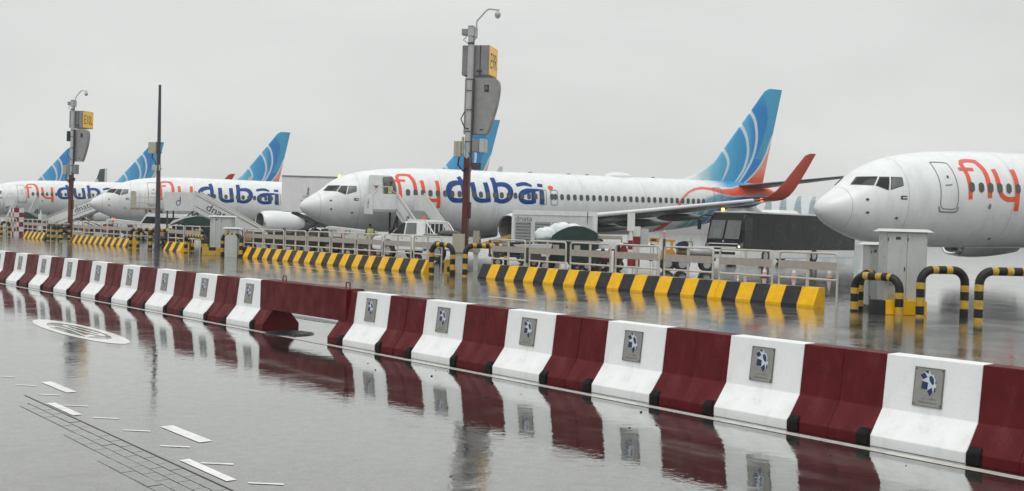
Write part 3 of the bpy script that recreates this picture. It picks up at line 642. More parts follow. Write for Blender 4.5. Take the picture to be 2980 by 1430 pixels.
# ------------------------------------------------------------------ ground
def wet_ground():
    m = bpy.data.materials.new('wet_concrete_and_asphalt'); m.use_nodes = True
    t = m.node_tree; b = t.nodes['Principled BSDF']; L = t.links.new
    c = t.nodes.new('ShaderNodeTexCoord')
    def noise(scale, det=5, rough=.55, sc=(1, 1, 1)):
        mp = t.nodes.new('ShaderNodeMapping'); mp.inputs['Scale'].default_value = sc; L(c.outputs['Object'], mp.inputs[0])
        n = t.nodes.new('ShaderNodeTexNoise'); n.inputs['Scale'].default_value = scale; n.inputs['Detail'].default_value = det; n.inputs['Roughness'].default_value = rough
        L(mp.outputs[0], n.inputs['Vector']); return n.outputs[0]
    def rng_(v, a, b2, c2, d2, smooth=False):
        n = t.nodes.new('ShaderNodeMapRange')
        if smooth: n.interpolation_type = 'SMOOTHSTEP'
        for k, q in zip(('From Min', 'From Max', 'To Min', 'To Max'), (a, b2, c2, d2)): n.inputs[k].default_value = q
        L(v, n.inputs[0]); return n.outputs[0]
    def mth(op, a, b2):
        n = t.nodes.new('ShaderNodeMath'); n.operation = op
        for i, q in enumerate((a, b2)):
            if isinstance(q, (int, float)): n.inputs[i].default_value = q
            else: L(q, n.inputs[i])
        return n.outputs[0]
    big = noise(.22, 6, .6); fine = noise(38, 3); med = noise(1.6, 6, .65)
    sepx = t.nodes.new('ShaderNodeSeparateXYZ'); L(c.outputs['Object'], sepx.inputs[0])
    # lateral road coordinate n
    nn = mth('ADD', mth('MULTIPLY', sepx.outputs['X'], float(NV[0])), mth('MULTIPLY', sepx.outputs['Y'], float(NV[1])))
    ss = mth('ADD', mth('MULTIPLY', sepx.outputs['X'], float(D[0])), mth('MULTIPLY', sepx.outputs['Y'], float(D[1])))
    mid = mth('MULTIPLY', rng_(nn, 9.2, 10.5, 0, 1, True), rng_(nn, 22.5, 27, 1, .55, True))   # the roughly surfaced road behind the barrier
    damp = rng_(mth('ADD', mth('MULTIPLY', big, .65), mth('MULTIPLY', med, .35)), .46, .60, 0, 1, True)    # 1 = damp, 0 = standing water
    damp = mth('MAXIMUM', mth('MULTIPLY', damp, .55), mth('MULTIPLY', mid, rng_(noise(.9, 6, .7, (1, 1, 1)), .36, .62, .25, 1.0, True)))
    near = rng_(mth('ADD', nn, mth('MULTIPLY', med, 1.6)), 4.2, 6.0, 1, 0, True)   # rougher, only just wet paving at the near edge
    damp = mth('MAXIMUM', damp, mth('MULTIPLY', near, rng_(med, .35, .6, .35, .8)))
    cx = t.nodes.new('ShaderNodeCombineXYZ'); L(mth('MULTIPLY', ss, .22), cx.inputs[0]); L(mth('MULTIPLY', nn, 1.7), cx.inputs[1])
    stn = t.nodes.new('ShaderNodeTexNoise'); stn.inputs['Scale'].default_value = 1.0; stn.inputs['Detail'].default_value = 7; stn.inputs['Roughness'].default_value = .6; L(cx.outputs[0], stn.inputs['Vector'])
    streak = rng_(stn.outputs[0], .48, .68, 0, .8, True)          # wheel-worn streaks along the traffic direction
    damp = mth('MAXIMUM', damp, mth('MULTIPLY', streak, rng_(med, .4, .6, .25, 1.0)))
    col = t.nodes.new('ShaderNodeMix'); col.data_type = 'RGBA'
    col.inputs['A'].default_value = (.026, .025, .024, 1); col.inputs['B'].default_value = (.12, .118, .112, 1); L(damp, col.inputs['Factor'])
    sc = t.nodes.new('ShaderNodeVectorMath'); sc.operation = 'SCALE'; L(col.outputs['Result'], sc.inputs[0])
    L(mth('MULTIPLY', mth('MULTIPLY', rng_(med, .3, .7, .8, 1.15), rng_(fine, .3, .7, .85, 1.12)), rng_(nn, 23.5, 26, 1.0, .5)), sc.inputs['Scale'])
    L(sc.outputs[0], b.inputs['Base Color'])
    L(rng_(damp, 0, 1, .03, .17), b.inputs['Roughness'])
    b.inputs['IOR'].default_value = 1.4
    # relief: slow ripples on the water film, grain where it is only damp
    rip = noise(5.5, 3, .5); rip2 = noise(1.2, 2, .5)
    h = mth('ADD', mth('MULTIPLY', rip, .0036), mth('MULTIPLY', rip2, .006))
    chop = noise(8.5, 3, .55); chop2 = noise(55, 2, .5)
    h = mth('ADD', h, mth('ADD', mth('MULTIPLY', chop, .0034), mth('MULTIPLY', chop2, .0002)))
    h = mth('ADD', h, mth('MULTIPLY', mth('MULTIPLY', fine, damp), .0024))
    h = mth('ADD', h, mth('MULTIPLY', mth('MULTIPLY', noise(5, 4, .6), mid), .006))
    bp = t.nodes.new('ShaderNodeBump'); bp.inputs['Strength'].default_value = .32; bp.inputs['Distance'].default_value = 1.0
    L(h, bp.inputs['Height']); L(bp.outputs[0], b.inputs['Normal'])
    # the standing water film mirrors the sky, more so towards grazing view
    gl = t.nodes.new('ShaderNodeBsdfGlossy'); gl.inputs['Color'].default_value = (.93, .94, .93, 1); L(mth('MULTIPLY', rng_(damp, 0, 1, .012, .20), rng_(mid, 0, 1, 1.0, .6)), gl.inputs['Roughness']); L(bp.outputs[0], gl.inputs['Normal'])
    lw = t.nodes.new('ShaderNodeLayerWeight')
    f = rng_(lw.outputs['Facing'], .30, .98, .02, .62)
    f = mth('MULTIPLY', f, rng_(damp, 0, 1, 1.0, .82))
    f = mth('MULTIPLY', f, mth('MULTIPLY', rng_(fine, .3, .7, .84, 1.10), rng_(noise(8, 5, .7), .3, .7, .80, 1.08)))
    ms = t.nodes.new('ShaderNodeMixShader'); L(f, ms.inputs[0]); L(b.outputs[0], ms.inputs[1]); L(gl.outputs[0], ms.inputs[2])
    L(ms.outputs[0], t.nodes['Material Output'].inputs['Surface'])
    return m
M_GROUND = wet_ground()
g = MB(); rad = 3000; k = 96
g.add([(rad*math.cos(2*math.pi*i/k), rad*math.sin(2*math.pi*i/k), 0) for i in range(k)], [tuple(range(k))])
tag(g.build('ground', M_GROUND), kind='structure')

def sheet(mb, s0, s1, n0, n1, z=.004, mi=0, sk=0.):
    mb.add([W(s0, n0, z), W(s1, n0, z), W(s1+sk, n1, z), W(s0+sk, n1, z)], [(0, 1, 2, 3)], mi)
def bn(s): return 8.93-.241*(s/20)**2      # lateral place of the barrier's top front edge
m = MB(); ss = np.arange(-60, 6, 1.0)
m.add([W(s, bn(s)-.47, .004) for s in ss]+[W(s, bn(s)-.35, .004) for s in ss], [(i, i+1, len(ss)+i+1, len(ss)+i) for i in range(len(ss)-1)])
tag(m.build('kerb_line', M_LINE), kind='structure')
m = MB()
for s0, n0, ln, wd in ((-12.40, 3.74, .86, .11), (-9.26, 3.82, .83, .12), (-15.6, 3.70, .86, .11)): sheet(m, s0, s0+ln, n0, n0+wd)
tag(m.build('lane_dash', M_PAINT), kind='structure')
m = MB()
for s0 in (-14.7, -13.9, -13.12, -12.36, -11.6, -10.81, -10.02, -9.30, -8.5, -7.74, -6.97, -6.2):
    m.add([W(s0, 3.47+.012*(s0+12), .004), W(s0+.035, 3.46+.012*(s0+12), .004), W(s0+.215, 3.62+.016*(s0+12), .004), W(s0+.175, 3.64+.016*(s0+12), .004)], [(0, 1, 2, 3)])
tag(m.build('lane_tick', M_PAINT), kind='structure')
m = MB(); sheet(m, -10.99, -10.2, 3.37, 3.455); sheet(m, -7.9, -7.08, 3.42, 3.50); sheet(m, -14.2, -13.4, 3.33, 3.42)
tag(m.build('edge_dash', M_PAINT), kind='structure')
# speed roundel stretched along the lane
m = MB(); k = 64; c0, cn = -17.6, 5.86
V = []
for i in range(k):
    a = 2*math.pi*i/k
    V.append(W(c0+2.1*math.cos(a), cn+.36*math.sin(a)-.02*math.cos(a), .004))
for i in range(k):
    a = 2*math.pi*i/k
    V.append(W(c0+1.42*math.cos(a), cn+.245*math.sin(a)-.02*math.cos(a), .004))
m.add(V, [(i, (i+1) % k, k+(i+1) % k, k+i) for i in range(k)])
v, f = text_geo('20', w=.36, h=2.0)
m.add([W(c0-q[1], cn-.01+q[0], .004) for q in v], f)
tag(m.build('speed_roundel', M_SUBM), kind='structure')
# faint lane line on the far road
m = MB(); sheet(m, -21.5, -20.0, 17.6, 17.72); sheet(m, -15.6, -12.6, 14.2, 14.3); sheet(m, -41, -30, 20.8, 20.9)
tag(m.build('far_lane_line', M_PAINT), kind='structure')

# block paving at the near kerb: every block its own piece
pv = thing('paved_strip', None, None); pv['kind'] = 'structure'
M_BLOCK = M_GROUND
pm = {}
bl, bw = .245, .1
cnt = 0
rows = 11
for r in range(rows):
    n0 = 3.325-(r+1)*(bw+.0045)
    for c_ in range(26):
        s0 = -11.35+c_*(bl+.0045)+(r % 2)*(bl/2)
        # only where the blocks stand clear of the water: a ragged strip along the kerb and two shallow patches
        edge = 1.2+.5*math.sin(s0*2.1)+random.uniform(-.5, .5)+.6*(s0+11)
        if r > min(edge, 3.5+.35*(s0+9)): continue
        if s0 > -5.2 or s0 < -11.2+.15*r: continue
        gp = max(.0022, .0105-.0018*r); key = (min(r, 5), random.choice((0, 1, 2)))
        if key not in pm:
            q = MB(); q.box(gp/2, bl+.0045-gp/2, gp/2, bw+.0045-gp/2, 0, .008+.0010*key[1]); pm[key] = q.mesh('paver', M_BLOCK)
        o = link('paver', pm[key], pv, loc=W(s0, n0, -.004), rot=(random.uniform(-.003, .003), random.uniform(-.003, .003), TH)); cnt += 1
        jq = MB() if cnt == 1 else jq
        jq.add([W(s0+.003, n0+.003, .0012), W(s0+bl+.002, n0+.003, .0012), W(s0+bl+.002, n0+bw+.002, .0012), W(s0+.003, n0+bw+.002, .0012)], [(0, 1, 2, 3)])
M_JOINT = mat('dark_joint', (.022, .022, .021), .6, var=.2)
jm = jq.build('paving_joint_sand', M_JOINT, pv); jm['kind'] = 'stuff'
m = MB(); sheet(m, -11.6, -5.0, 3.333, 3.348, .002); tag(m.build('kerb_joint', M_JOINT), kind='structure')
# drain cover and patch by the gap
cv = thing('drain_cover', 'round cast iron drain cover half under the end of the red beam gap', 'drain cover', W(-15.72, 8.66, 0), TH)
m = MB(); m.tube([(0, 0, .002), (0, 0, .012)], .40, 32); m.build('rim', M_DGREY, cv)
m = MB()
for i in range(-4, 5):
    h_ = math.sqrt(max(.02, .35**2-(i*.075)**2)); m.box(-h_, h_, i*.075-.02, i*.075+.02, .012, .022)
m.build('tread_bar', M_BLACK, cv)
m = MB(); k = 20; m.add([W(-17.8+1.0*math.cos(2*math.pi*i/k)*(1+.15*math.sin(3*i)), 10.3+.17*math.sin(2*math.pi*i/k), .004) for i in range(k)], [tuple(range(k))])
tag(m.build('asphalt_patch', mat('dark_asphalt_patch', (.035, .035, .034), .28, var=.3, vscale=6, bump=.3, bscale=40)), kind='structure')
m = MB()
for i in range(26):
    s0, n0 = random.uniform(-12, -2), random.uniform(7.2, 8.35); q = random.uniform(.004, .012); m.ball((*W(s0, n0)[:2], q*.5), q, 6, 4, sc=(1.3, .9, .7))
tag(m.build('road_grit', M_RUBBER), 'dark grit and pebbles scattered on the wet road before the barrier', None, kind='stuff')

# ------------------------------------------------------------------ red and white barrier
BPROF = [(0, 0), (0, .095), (.19, .325), (.252, .81), (.452, .81), (.514, .325), (.704, .095), (.704, 0)]
def bprof(x, grow=0): return [(x, y, z) for y, z in BPROF]
EMB = {'navy': [[(350, 380), (440, 330), (495, 430), (395, 475)], [(455, 300), (520, 295), (530, 355), (450, 325)], [(535, 420), (590, 395), (635, 470), (640, 560), (600, 590), (545, 500)], [(390, 505), (510, 540), (495, 690), (360, 660)], [(590, 635), (610, 740), (540, 815), (490, 705)], [(640, 650), (675, 640), (660, 720), (625, 740)], [(555, 320), (610, 370), (615, 385), (570, 350)], [(640, 405), (665, 440), (668, 465)], [(668, 510), (685, 530), (682, 590), (665, 550)]],
       'pale': [[(350, 380), (450, 300), (560, 310), (640, 400), (690, 560), (670, 700), (540, 815), (490, 705), (360, 660), (390, 505)]]}
def make_barrier():
    t = thing('concrete_barrier', '', 'barrier', group='red and white concrete barriers in a line')
    m = MB(); m.loft([bprof(-.442), bprof(.442)]); m.build('white_section', M_WHITE_CONC, t, bevel=.005, seg=1)
    for a in (-1, 1):
        x0, x1 = sorted((a*.443, a*.8785)); m = MB(); m.loft([bprof(x0), bprof(x1)]); e = m.build('red_end', M_RED_CONC, t, bevel=.005, seg=1)
        m = MB(); y0 = -.022
        x2, x3 = sorted((a*.447, a*.575))
        m.loft([[(x2, y0, .004), (x3, y0, .004), (x3, .03, .004), (x2, .03, .004)], [(x2, y0, .10), (x3, y0, .10), (x3, .03, .10), (x2, .03, .10)], [(x2+.012, .02, .148), (x3-.012, .02, .148), (x3-.012, .05, .148), (x2+.012, .05, .148)]])
        m.build('rubber_block', M_RUBBER, t, bevel=.008)
        m = MB(); m.tube([(a*.65, .228, .62), (a*.65, .236, .62)], .014, 10); m.build('bolt_hole', M_BLACK, e)
    # plaque on the upper face
    y0, z0, y1, z1 = .19, .325, .252, .81; up = np.array([0, y1-y0, z1-z0]); up /= np.linalg.norm(up); nr = np.array([0, -up[2], up[1]])
    org = np.array([-.018, y0, z0])+up*.238
    def P(u, v, h): q = org+np.array([u, 0, 0])+up*v+nr*h; return tuple(q)
    pl = MB(); wd, ht = .272, .345
    pl.add([P(-wd/2, -ht/2, -.01), P(wd/2, -ht/2, -.01), P(wd/2, ht/2, -.01), P(-wd/2, ht/2, -.01), P(-wd/2, -ht/2, .010), P(wd/2, -ht/2, .010), P(wd/2, ht/2, .010), P(-wd/2, ht/2, .010)], [(0, 3, 2, 1), (4, 5, 6, 7), (0, 1, 5, 4), (1, 2, 6, 5), (2, 3, 7, 6), (3, 0, 4, 7)])
    p = pl.build('plaque', M_PLATE, t, bevel=.003)
    fr = MB()
    for a, b, c, d in ((-wd/2, wd/2, ht/2-.010, ht/2), (-wd/2, wd/2, -ht/2, -ht/2+.007), (wd/2-.012, wd/2, -ht/2, ht/2), (-wd/2, -wd/2+.006, -ht/2, ht/2)):
        fr.add([P(a, c, .0115), P(b, c, .0115), P(b, d, .0115), P(a, d, .0115)], [(0, 1, 2, 3)])
    fr.build('rim', M_PLATEF, p)
    def uv(x, y):
        v = (y-205-.1*(x-235))/805; u = (x-(235-75*v))/630; return (u-.5)*wd, (.5-v)*ht
    for nm, h, mt in (('pale', .0125, M_EMBL), ('navy', .014, M_EMB)):
        e = MB()
        for poly in EMB[nm]:
            q = [P(*uv(*a), h) for a in poly]; e.add(q, [tuple(range(len(q)))])
        e.build('emblem', mt, p)
    tx = MB(); add_text(tx, '\uFEF2\uFE91\uFEA9 \uFE95\uFE8D\uFEAD\uFE8E\uFEC4\uFEE3', P(.01, -.295*ht, .0125), (1, 0, 0), up, w=.135, h=.026); add_text(tx, 'Dubai Airports', P(.0, -.395*ht, .0125), (1, 0, 0), up, w=.165, h=.024)
    tx.build('lettering', M_INKG, p)
    for u, v in ((-.44, .44), (.44, .44), (-.44, -.44), (.44, -.44)): sc_ = MB(); sc_.tube([P(u*wd, v*ht, .010), P(u*wd, v*ht, .014)], .006, 8); sc_.build('screw', M_DGREY, p)
    return t
WC = [-17.28-1.762*k for k in range(8, -1, -1)]+[-13.465+1.7575*k for k in range(8)]; XT = [-17.28-1.762*k for k in (10, 9)]
ORD = ['first', 'second', 'third', 'fourth', 'fifth', 'sixth', 'seventh', 'eighth', 'ninth', 'tenth', 'eleventh', 'twelfth']
b0 = make_barrier(); first = True
for i, s in enumerate(XT+WC):
    if s < -15:
        k = len(XT)+9-1-i; lab = f'red and white concrete barrier with metal plaque, {ORD[k]} to the left of the red beam'
    else:
        k = i-len(XT)-9; lab = f'red and white concrete barrier with metal plaque, {ORD[k]} to the right of the red beam'
    o = b0 if first else dup(b0); first = False
    o['label'] = lab
    sl = -2*.241*s/400
    p = W(s, bn(s)-.252+random.uniform(-.004, .004)); o.location = p; o.rotation_euler = (0, 0, TH+math.atan(sl)+random.uniform(-.002, .002))
bt = thing('barrier_beam', 'plain dark red beam bridging the gap between two barriers, with two lifting loops', 'beam', W(-15.47, bn(-15.47)-.252), TH+math.atan(2*.241*15.47/400))
m = MB(); m.prism([(.178, .335), (.183, .832), (.51, .832), (.52, .335)], 'x', -1.37, 1.37); m.build('body', M_RED_CONC, bt, bevel=.012)
for x in (-.80, 1.17):
    m = MB(); m.tube([(x-.055, .33, .81), (x-.055, .33, .90), (x-.045, .33, .925), (x+.045, .33, .925), (x+.055, .33, .90), (x+.055, .33, .81)], .011, 8); m.build('lifting_loop', M_MRED, bt, smooth=50)

# ------------------------------------------------------------------ yellow and black kerb barriers
def striped(s0, s1, label, start_black_at_right=False, n=23.30):
    """one concrete kerb unit from s1 (right) to s0 (left); half width yellow at a joint"""
    L = s1-s0; t = thing('striped_barrier', label, 'barrier', W((s0+s1)/2, n), TH, 'yellow and black concrete kerb barriers')
    xs = [s1]; cols = []
    # stripe grid anchored so that yellow is centred at -18.63 + k*0.97
    e = [-18.63+.97*k+q for k in range(-90, 12) for q in (-.2425, .2425)]; e = sorted(x for x in e if s0+.03 < x < s1-.03)
    st = [s0]+e+[s1]; rings = []; cl = []
    for a, b in zip(st[:-1], st[1:]):
        mid = (a+b)/2; kq = (mid+18.63)/.97; cl.append(0 if abs(kq-round(kq)) < .25 else 1)
    c = (s0+s1)/2
    prof = [(0, 0), (0, .06), (.23, .50), (.50, .50), (.50, 0)]
    m = MB(); st[0] += .006; st[-1] -= .006
    rings = [[(x-c, y, z) for y, z in prof] for x in st]
    m.loft(rings, segm=cl); m.build('body', [M_YEL, M_BLK], t)
    m = MB(); m.prism([(.12, .0), (.12, .02), (.38, .02), (.38, .0)], 'x', -.3, .3); m.build('lifting_slot', M_BLACK, t)
    return t
SB = [(-18.63, -15.46, 'short yellow and black kerb barrier with a sloping yellow end beside the grey cabinet'),
      (-23.96, -18.63, 'yellow and black kerb barrier left of the short one by the grey cabinet'),
      (-29.06, -23.96, 'yellow and black kerb barrier just right of the tall central mast'),
      (-35.0, -32.3, 'short yellow and black kerb barrier just left of the tall central mast'),
      (-40.33, -35.0, 'yellow and black kerb barrier in front of the white pickup truck'),
      (-46.15, -40.33, 'yellow and black kerb barrier below the nose of the middle airliner'),
      (-47.6, -46.15, 'stub of yellow and black kerb barrier right of the small grey cabinet'),
      (-56.5, -54.25, 'lone short yellow and black kerb barrier right of the thin dark pole'),
      (-66.7, -61.4, 'yellow and black kerb barrier just left of the thin dark pole'),
      (-71.8, -66.7, 'yellow and black kerb barrier just right of the left sign mast'),
      (-82.15, -77.1, 'yellow and black kerb barrier beside the red and white checkered post'),
      (-95, -89.7, 'farthest yellow and black kerb barrier at the left edge')]
for a in SB: striped(*a)

# ------------------------------------------------------------------ railing panels
def railing(s0, s1, label, lg=False, rg=False, n=23.72):
    wd = s1-s0-.02; h = wd/2; t = thing('guard_railing', label, 'railing', W((s0+s1)/2, n), TH, 'cream tubular railing panels on the kerb barriers')
    zb = .5; r = .029; zt = 1.375
    m = MB(); arc = [(h-.03-.09*(1-math.sin(R(a))), zt-.09*(1-math.cos(R(a)))) for a in (90, 60, 30, 0)]
    L = [(-h+.03, 0, 0 if lg else zb), (-h+.03, 0, zt-.09)]+[(-x, 0, z) for x, z in arc[:]]+[(x, 0, z) for x, z in arc[::-1]]+[(h-.03, 0, zt-.09), (h-.03, 0, 0 if rg else zb)]
    P = []
    for p in L:
        if not P or (Vector(p)-Vector(P[-1])).length > .01: P.append(p)
    m.tube(P, r, 10); m.build('frame', M_RAIL, t, smooth=50)
    m = MB(); m.tube([(-h+.04, 0, .705), (h-.04, 0, .705)], .03, 10); m.build('lower_rail', M_RAIL, t, smooth=50)
    m = MB(); m.box(-.04, .04, -.022, .022, zb, zt-.02); m.build('post', M_RAIL, t, bevel=.006)
    m = MB(); m.box(-h+.05, h-.05, -.035, -.024, .95, 1.155); m.build('board', M_BOARD, t, bevel=.004)
    if not lg:
        m = MB(); m.box(-h-.03, -h+.09, -.06, .06, zb, zb+.012); m.build('foot_plate', M_RAIL, t)
    if not rg:
        m = MB(); m.box(h-.09, h+.03, -.06, .06, zb, zb+.012); m.build('foot_plate', M_RAIL, t)
    return t
RL = [(-16.86, -15.03, 0, 1, 'rightmost cream railing panel, ending beside the grey cabinet'), (-18.84, -17.0, 0, 0, 'second cream railing panel from the grey cabinet, below the coach side'), (-20.87, -19.0, 0, 0, 'cream railing panel across the front of the black coach'), (-22.85, -21.0, 0, 0, 'cream railing panel before the yellow tow machine'), (-24.86, -23.0, 0, 0, 'cream railing panel before the red and white posts'), (-26.85, -25.0, 0, 0, 'cream railing panel before the dark green waste cart'), (-28.82, -27.0, 1, 0, 'cream railing panel next to the tall central mast on its right'),
      (-33.56, -31.70, 0, 1, 'cream railing panel next to the tall central mast on its left'), (-35.59, -33.67, 0, 0, 'cream railing panel before the front wheel of the pickup'), (-37.59, -35.67, 0, 0, 'cream railing panel before the foot of the boarding stairs'), (-39.61, -37.69, 0, 0, 'cream railing panel under the nose of the middle airliner, fourth left of the central mast'), (-41.65, -39.69, 0, 0, 'cream railing panel fifth left of the central mast'), (-43.69, -41.74, 0, 0, 'cream railing panel sixth left of the central mast'), (-45.71, -43.77, 0, 0, 'cream railing panel seventh left of the central mast'), (-47.79, -45.78, 0, 0, 'cream railing panel eighth left of the central mast, by the small grey cabinet'),
      (-54.67, -52.74, 0, 1, 'cream railing panel left of the small grey cabinet'), (-56.9, -54.78, 1, 0, 'cream railing panel just right of the thin dark pole'),
      (-61.73, -59.73, 0, 1, 'cream railing panel just left of the thin dark pole'), (-63.97, -61.83, 0, 0, 'cream railing panel second left of the thin dark pole'), (-66.12, -63.98, 0, 0, 'cream railing panel third left of the thin dark pole'), (-68.39, -66.16, 0, 0, 'cream railing panel fourth left of the thin dark pole'), (-70.30, -68.45, 0, 0, 'cream railing panel second right of the left sign mast'), (-72.46, -70.34, 1, 0, 'cream railing panel first right of the left sign mast'),
      (-78.97, -77.0, 0, 1, 'cream railing panel first left of the left sign mast'), (-81.14, -79.04, 0, 0, 'cream railing panel second left of the left sign mast'), (-83.35, -81.18, 1, 0, 'cream railing panel right of the checkered post'), (-87.2, -85.1, 1, 1, 'cream railing panel left of the checkered post'), (-89.4, -87.3, 1, 1, 'cream railing panel cut by the left edge of the photo')]
for s0, s1, lg, rg, lab in RL: railing(s0, s1, lab, bool(lg), bool(rg))

# ------------------------------------------------------------------ yellow and black hoops
def hoop(p, q, h, label, r=.098):
    a = np.array(p, float); b = np.array(q, float); L = np.linalg.norm(b-a); u = (b-a)/L; rc = min(.3, L*.42)
    path = [(0, 0), (0, h-r-rc)]+[(rc-rc*math.cos(R(x)), h-r-rc+rc*math.sin(R(x))) for x in range(15, 91, 15)]+[(L-rc+rc*math.sin(R(x)), h-r-rc+rc*math.cos(R(x))) for x in range(0, 91, 15)]+[(L, 0)]
    P = [np.array(path[0])]
    for k in range(1, len(path)):
        d = np.array(path[k])-np.array(path[k-1]); l = np.linalg.norm(d)
        if l < 1e-4: continue
        cnt = max(1, int(round(l/.05)))
        for j in range(1, cnt+1): P.append(np.array(path[k-1])+d*j/cnt)
    P = np.array(P); S = np.r_[0, np.cumsum(np.linalg.norm(np.diff(P, axis=0), axis=1))]; bend0 = h-r-rc; T = S[-1]
    ring = []
    for i in range(len(P)):
        s = S[i]; x, z = P[i]
        if z < bend0-.02:
            ring.append(0 if int((bend0-z)/.19) % 2 == 0 else 1)
        elif x <= rc*.75 or x >= L-rc*.75: ring.append(1)
        else: ring.append(0 if int((x-rc*.75)/.17) % 2 == 0 else 1)
    c = (a+b)/2; t = MB(); pts = [((x-L/2), 0, z) for x, z in P]
    t.tube(pts, r, 14, ring=ring); dw = D*u[0]+NV*u[1]
    o = t.build('hoop_guard', [M_TYEL, M_TBLK], smooth=50, loc=W(*c), rot=(0, 0, math.atan2(dw[1], dw[0])))
    tag(o, label, 'hoop guard', 'yellow and black tube hoop guards'); return o
hoop((-14.33, 23.33), (-13.12, 23.28), .98, 'low striped hoop in front of the grey cabinet')
hoop((-14.45, 23.75), (-14.3, 25.3), 1.02, 'striped hoop left of the grey cabinet running back from the road')
hoop((-12.65, 23.38), (-12.05, 24.3), 1.2, 'tall striped hoop just right of the grey cabinet')
hoop((-11.2, 23.25), (-10.1, 24.75), 1.24, 'tall striped hoop at the right edge')
hoop((-31.72, 23.25), (-30.80, 23.52), 1.2, 'striped hoop just left of the cream box on the central mast')
hoop((-30.24, 23.66), (-29.75, 25.2), 1.2, 'striped hoop just right of the central mast foot')
hoop((-60.7, 23.1), (-60.0, 23.9), 1.18, 'striped hoop left of the thin dark pole')
hoop((-59.6, 23.1), (-59.0, 24.0), 1.18, 'striped hoop touching the left of the thin dark pole')
hoop((-58.4, 23.35), (-57.3, 24.4), 1.18, 'striped hoop around the foot of the thin dark pole')
hoop((s_at(541, 23.0), 23.0), (s_at(600, 23.0), 23.0), 1.0, 'low striped hoop left of the small grey cabinet')
hoop((s_at(560, 24.6), 24.6), (s_at(590, 25.6), 25.6), 1.2, 'striped hoop behind the low one left of the small cabinet')
hoop((s_at(648, 23.05), 23.05), (s_at(702, 23.3), 23.3), 1.15, 'striped hoop right of the small grey cabinet')
hoop((s_at(140, 23.0), 23.0), (s_at(157, 24.0), 24.0), 1.18, 'striped hoop left of the left sign mast')
hoop((s_at(153, 22.9), 22.9), (s_at(172, 23.7), 23.7), 1.18, 'second striped hoop left of the left sign mast')
hoop((s_at(177, 23.1), 23.1), (s_at(200, 24.4), 24.4), 1.22, 'striped hoop at the foot of the left sign mast')
hoop((s_at(3, 23.0), 23.0), (s_at(26, 23.6), 23.6), 1.2, 'striped hoop at the left edge of the photo')

# ------------------------------------------------------------------ cabinets
def cabinet(px, n, wd, dp, z1, label, doors=2, word=None, z0=.12, rz=0.):
    s = s_at(px, n); t = thing('roadside_cabinet', label, 'cabinet', W(s, n), rz)
    m = MB(); m.box(-wd/2, wd/2, 0, dp, z0, z1-.07); m.build('housing', M_GREY, t, bevel=.008)
    m = MB(); m.loft([[(-wd/2-.12, -.12, z1-.07), (wd/2+.12, -.12, z1-.07), (wd/2+.12, dp+.12, z1-.07), (-wd/2-.12, dp+.12, z1-.07)], [(-wd/2, -.02, z1), (wd/2, -.02, z1), (wd/2, dp+.02, z1), (-wd/2, dp+.02, z1)]]); m.build('lid', M_LGREY, t, bevel=.006)
    m = MB(); m.box(-wd/2+.03, wd/2-.03, .03, dp-.03, 0, z0); m.build('base', M_BLACK, t)
    x = -wd/2+.015
    for i in range(doors):
        w_ = (wd-.03)/doors; m = MB(); m.box(x+.006, x+w_-.006, -.018, -.002, z0+.03, z1-.1); d_ = m.build('door', M_GREY, t, bevel=.004)
        m = MB(); m.box(x+w_-.06, x+w_-.035, -.03, -.019, (z0+z1)/2-.05, (z0+z1)/2+.05); m.build('handle', M_DGREY, d_)
        for zz in (z0+.2, z1-.25):
            m = MB(); m.tube([(x+.02, -.022, zz-.04), (x+.02, -.022, zz+.04)], .012, 8); m.build('hinge', M_DGREY, d_)
        x += w_
    m = MB(); m.box(-wd*.28, -wd*.16, -.022, -.0185, z1-.26, z1-.19); m.build('nameplate', M_DGREY, t)
    if word:
        m = MB(); add_text(m, word, (-wd*.26, -.0205, z0+.58), (1, 0, 0), (0, 0, 1), h=.06); m.build('lettering', M_INK, t)
        m = MB(); m.box(-wd*.44, -wd*.02, -.022, -.019, z0+.06, z0+.36); m.build('notice', M_CREAM, t)
    return t
cabinet(2639, 23.75, .98, .55, 2.04, 'tall grey two door power cabinet at the right behind striped hoops', 2, 'POWER')
cabinet(2560, 24.3, .50, .5, 1.70, 'smaller grey cabinet left of the tall power cabinet', 1)
t = thing('cabinet_plinth', 'yellow and black concrete plinth in front of the tall power cabinet', 'plinth', W(s_at(2620, 23.35), 23.35), 0)
m = MB(); m.box(-.30, .68, 0, .3, 0, .34); m.build('yellow_block', M_YEL, t, bevel=.012); m = MB(); m.box(-.60, -.303, 0, .3, 0, .34); m.build('black_block', M_BLK, t, bevel=.012)
m = MB(); m.tube([(.56, -.004, .15), (.56, .01, .15)], .05, 14); m.build('socket', M_BLACK, t)
c1 = cabinet(642, 24.0, 1.12, .6, 1.98, 'grey ribbed cabinet with flat lid behind hoops at centre left', 2, None)
for x in (-.34, -.06): m = MB(); m.box(x, x+.05, -.05, -.019, .2, 1.88); m.build('rib', M_LGREY, c1, bevel=.004)
t = cabinet(672, 23.3, .62, .35, 1.42, 'low grey box with sloping lid before the ribbed cabinet', 1, None)
t = thing('cable_pedestal', 'plain grey pedestal box beside the ribbed cabinet and kerb stub', 'pedestal box', W(s_at(672, 22.95), 22.95), 0)
m = MB(); m.prism([(-.30, 0), (.30, 0), (.30, .95), (.22, 1.06), (-.22, 1.06), (-.30, .95)], 'y', 0, .25); m.build('housing', M_GREY, t, bevel=.01)
m = MB(); m.box(-.2, .2, -.012, -.002, .15, .85); m.build('access_panel', M_GREY, t, bevel=.004)
t = thing('cabinet_plinth', 'dull yellow plinth block below the ribbed grey cabinet', 'plinth', W(s_at(618, 22.9), 22.9), 0)
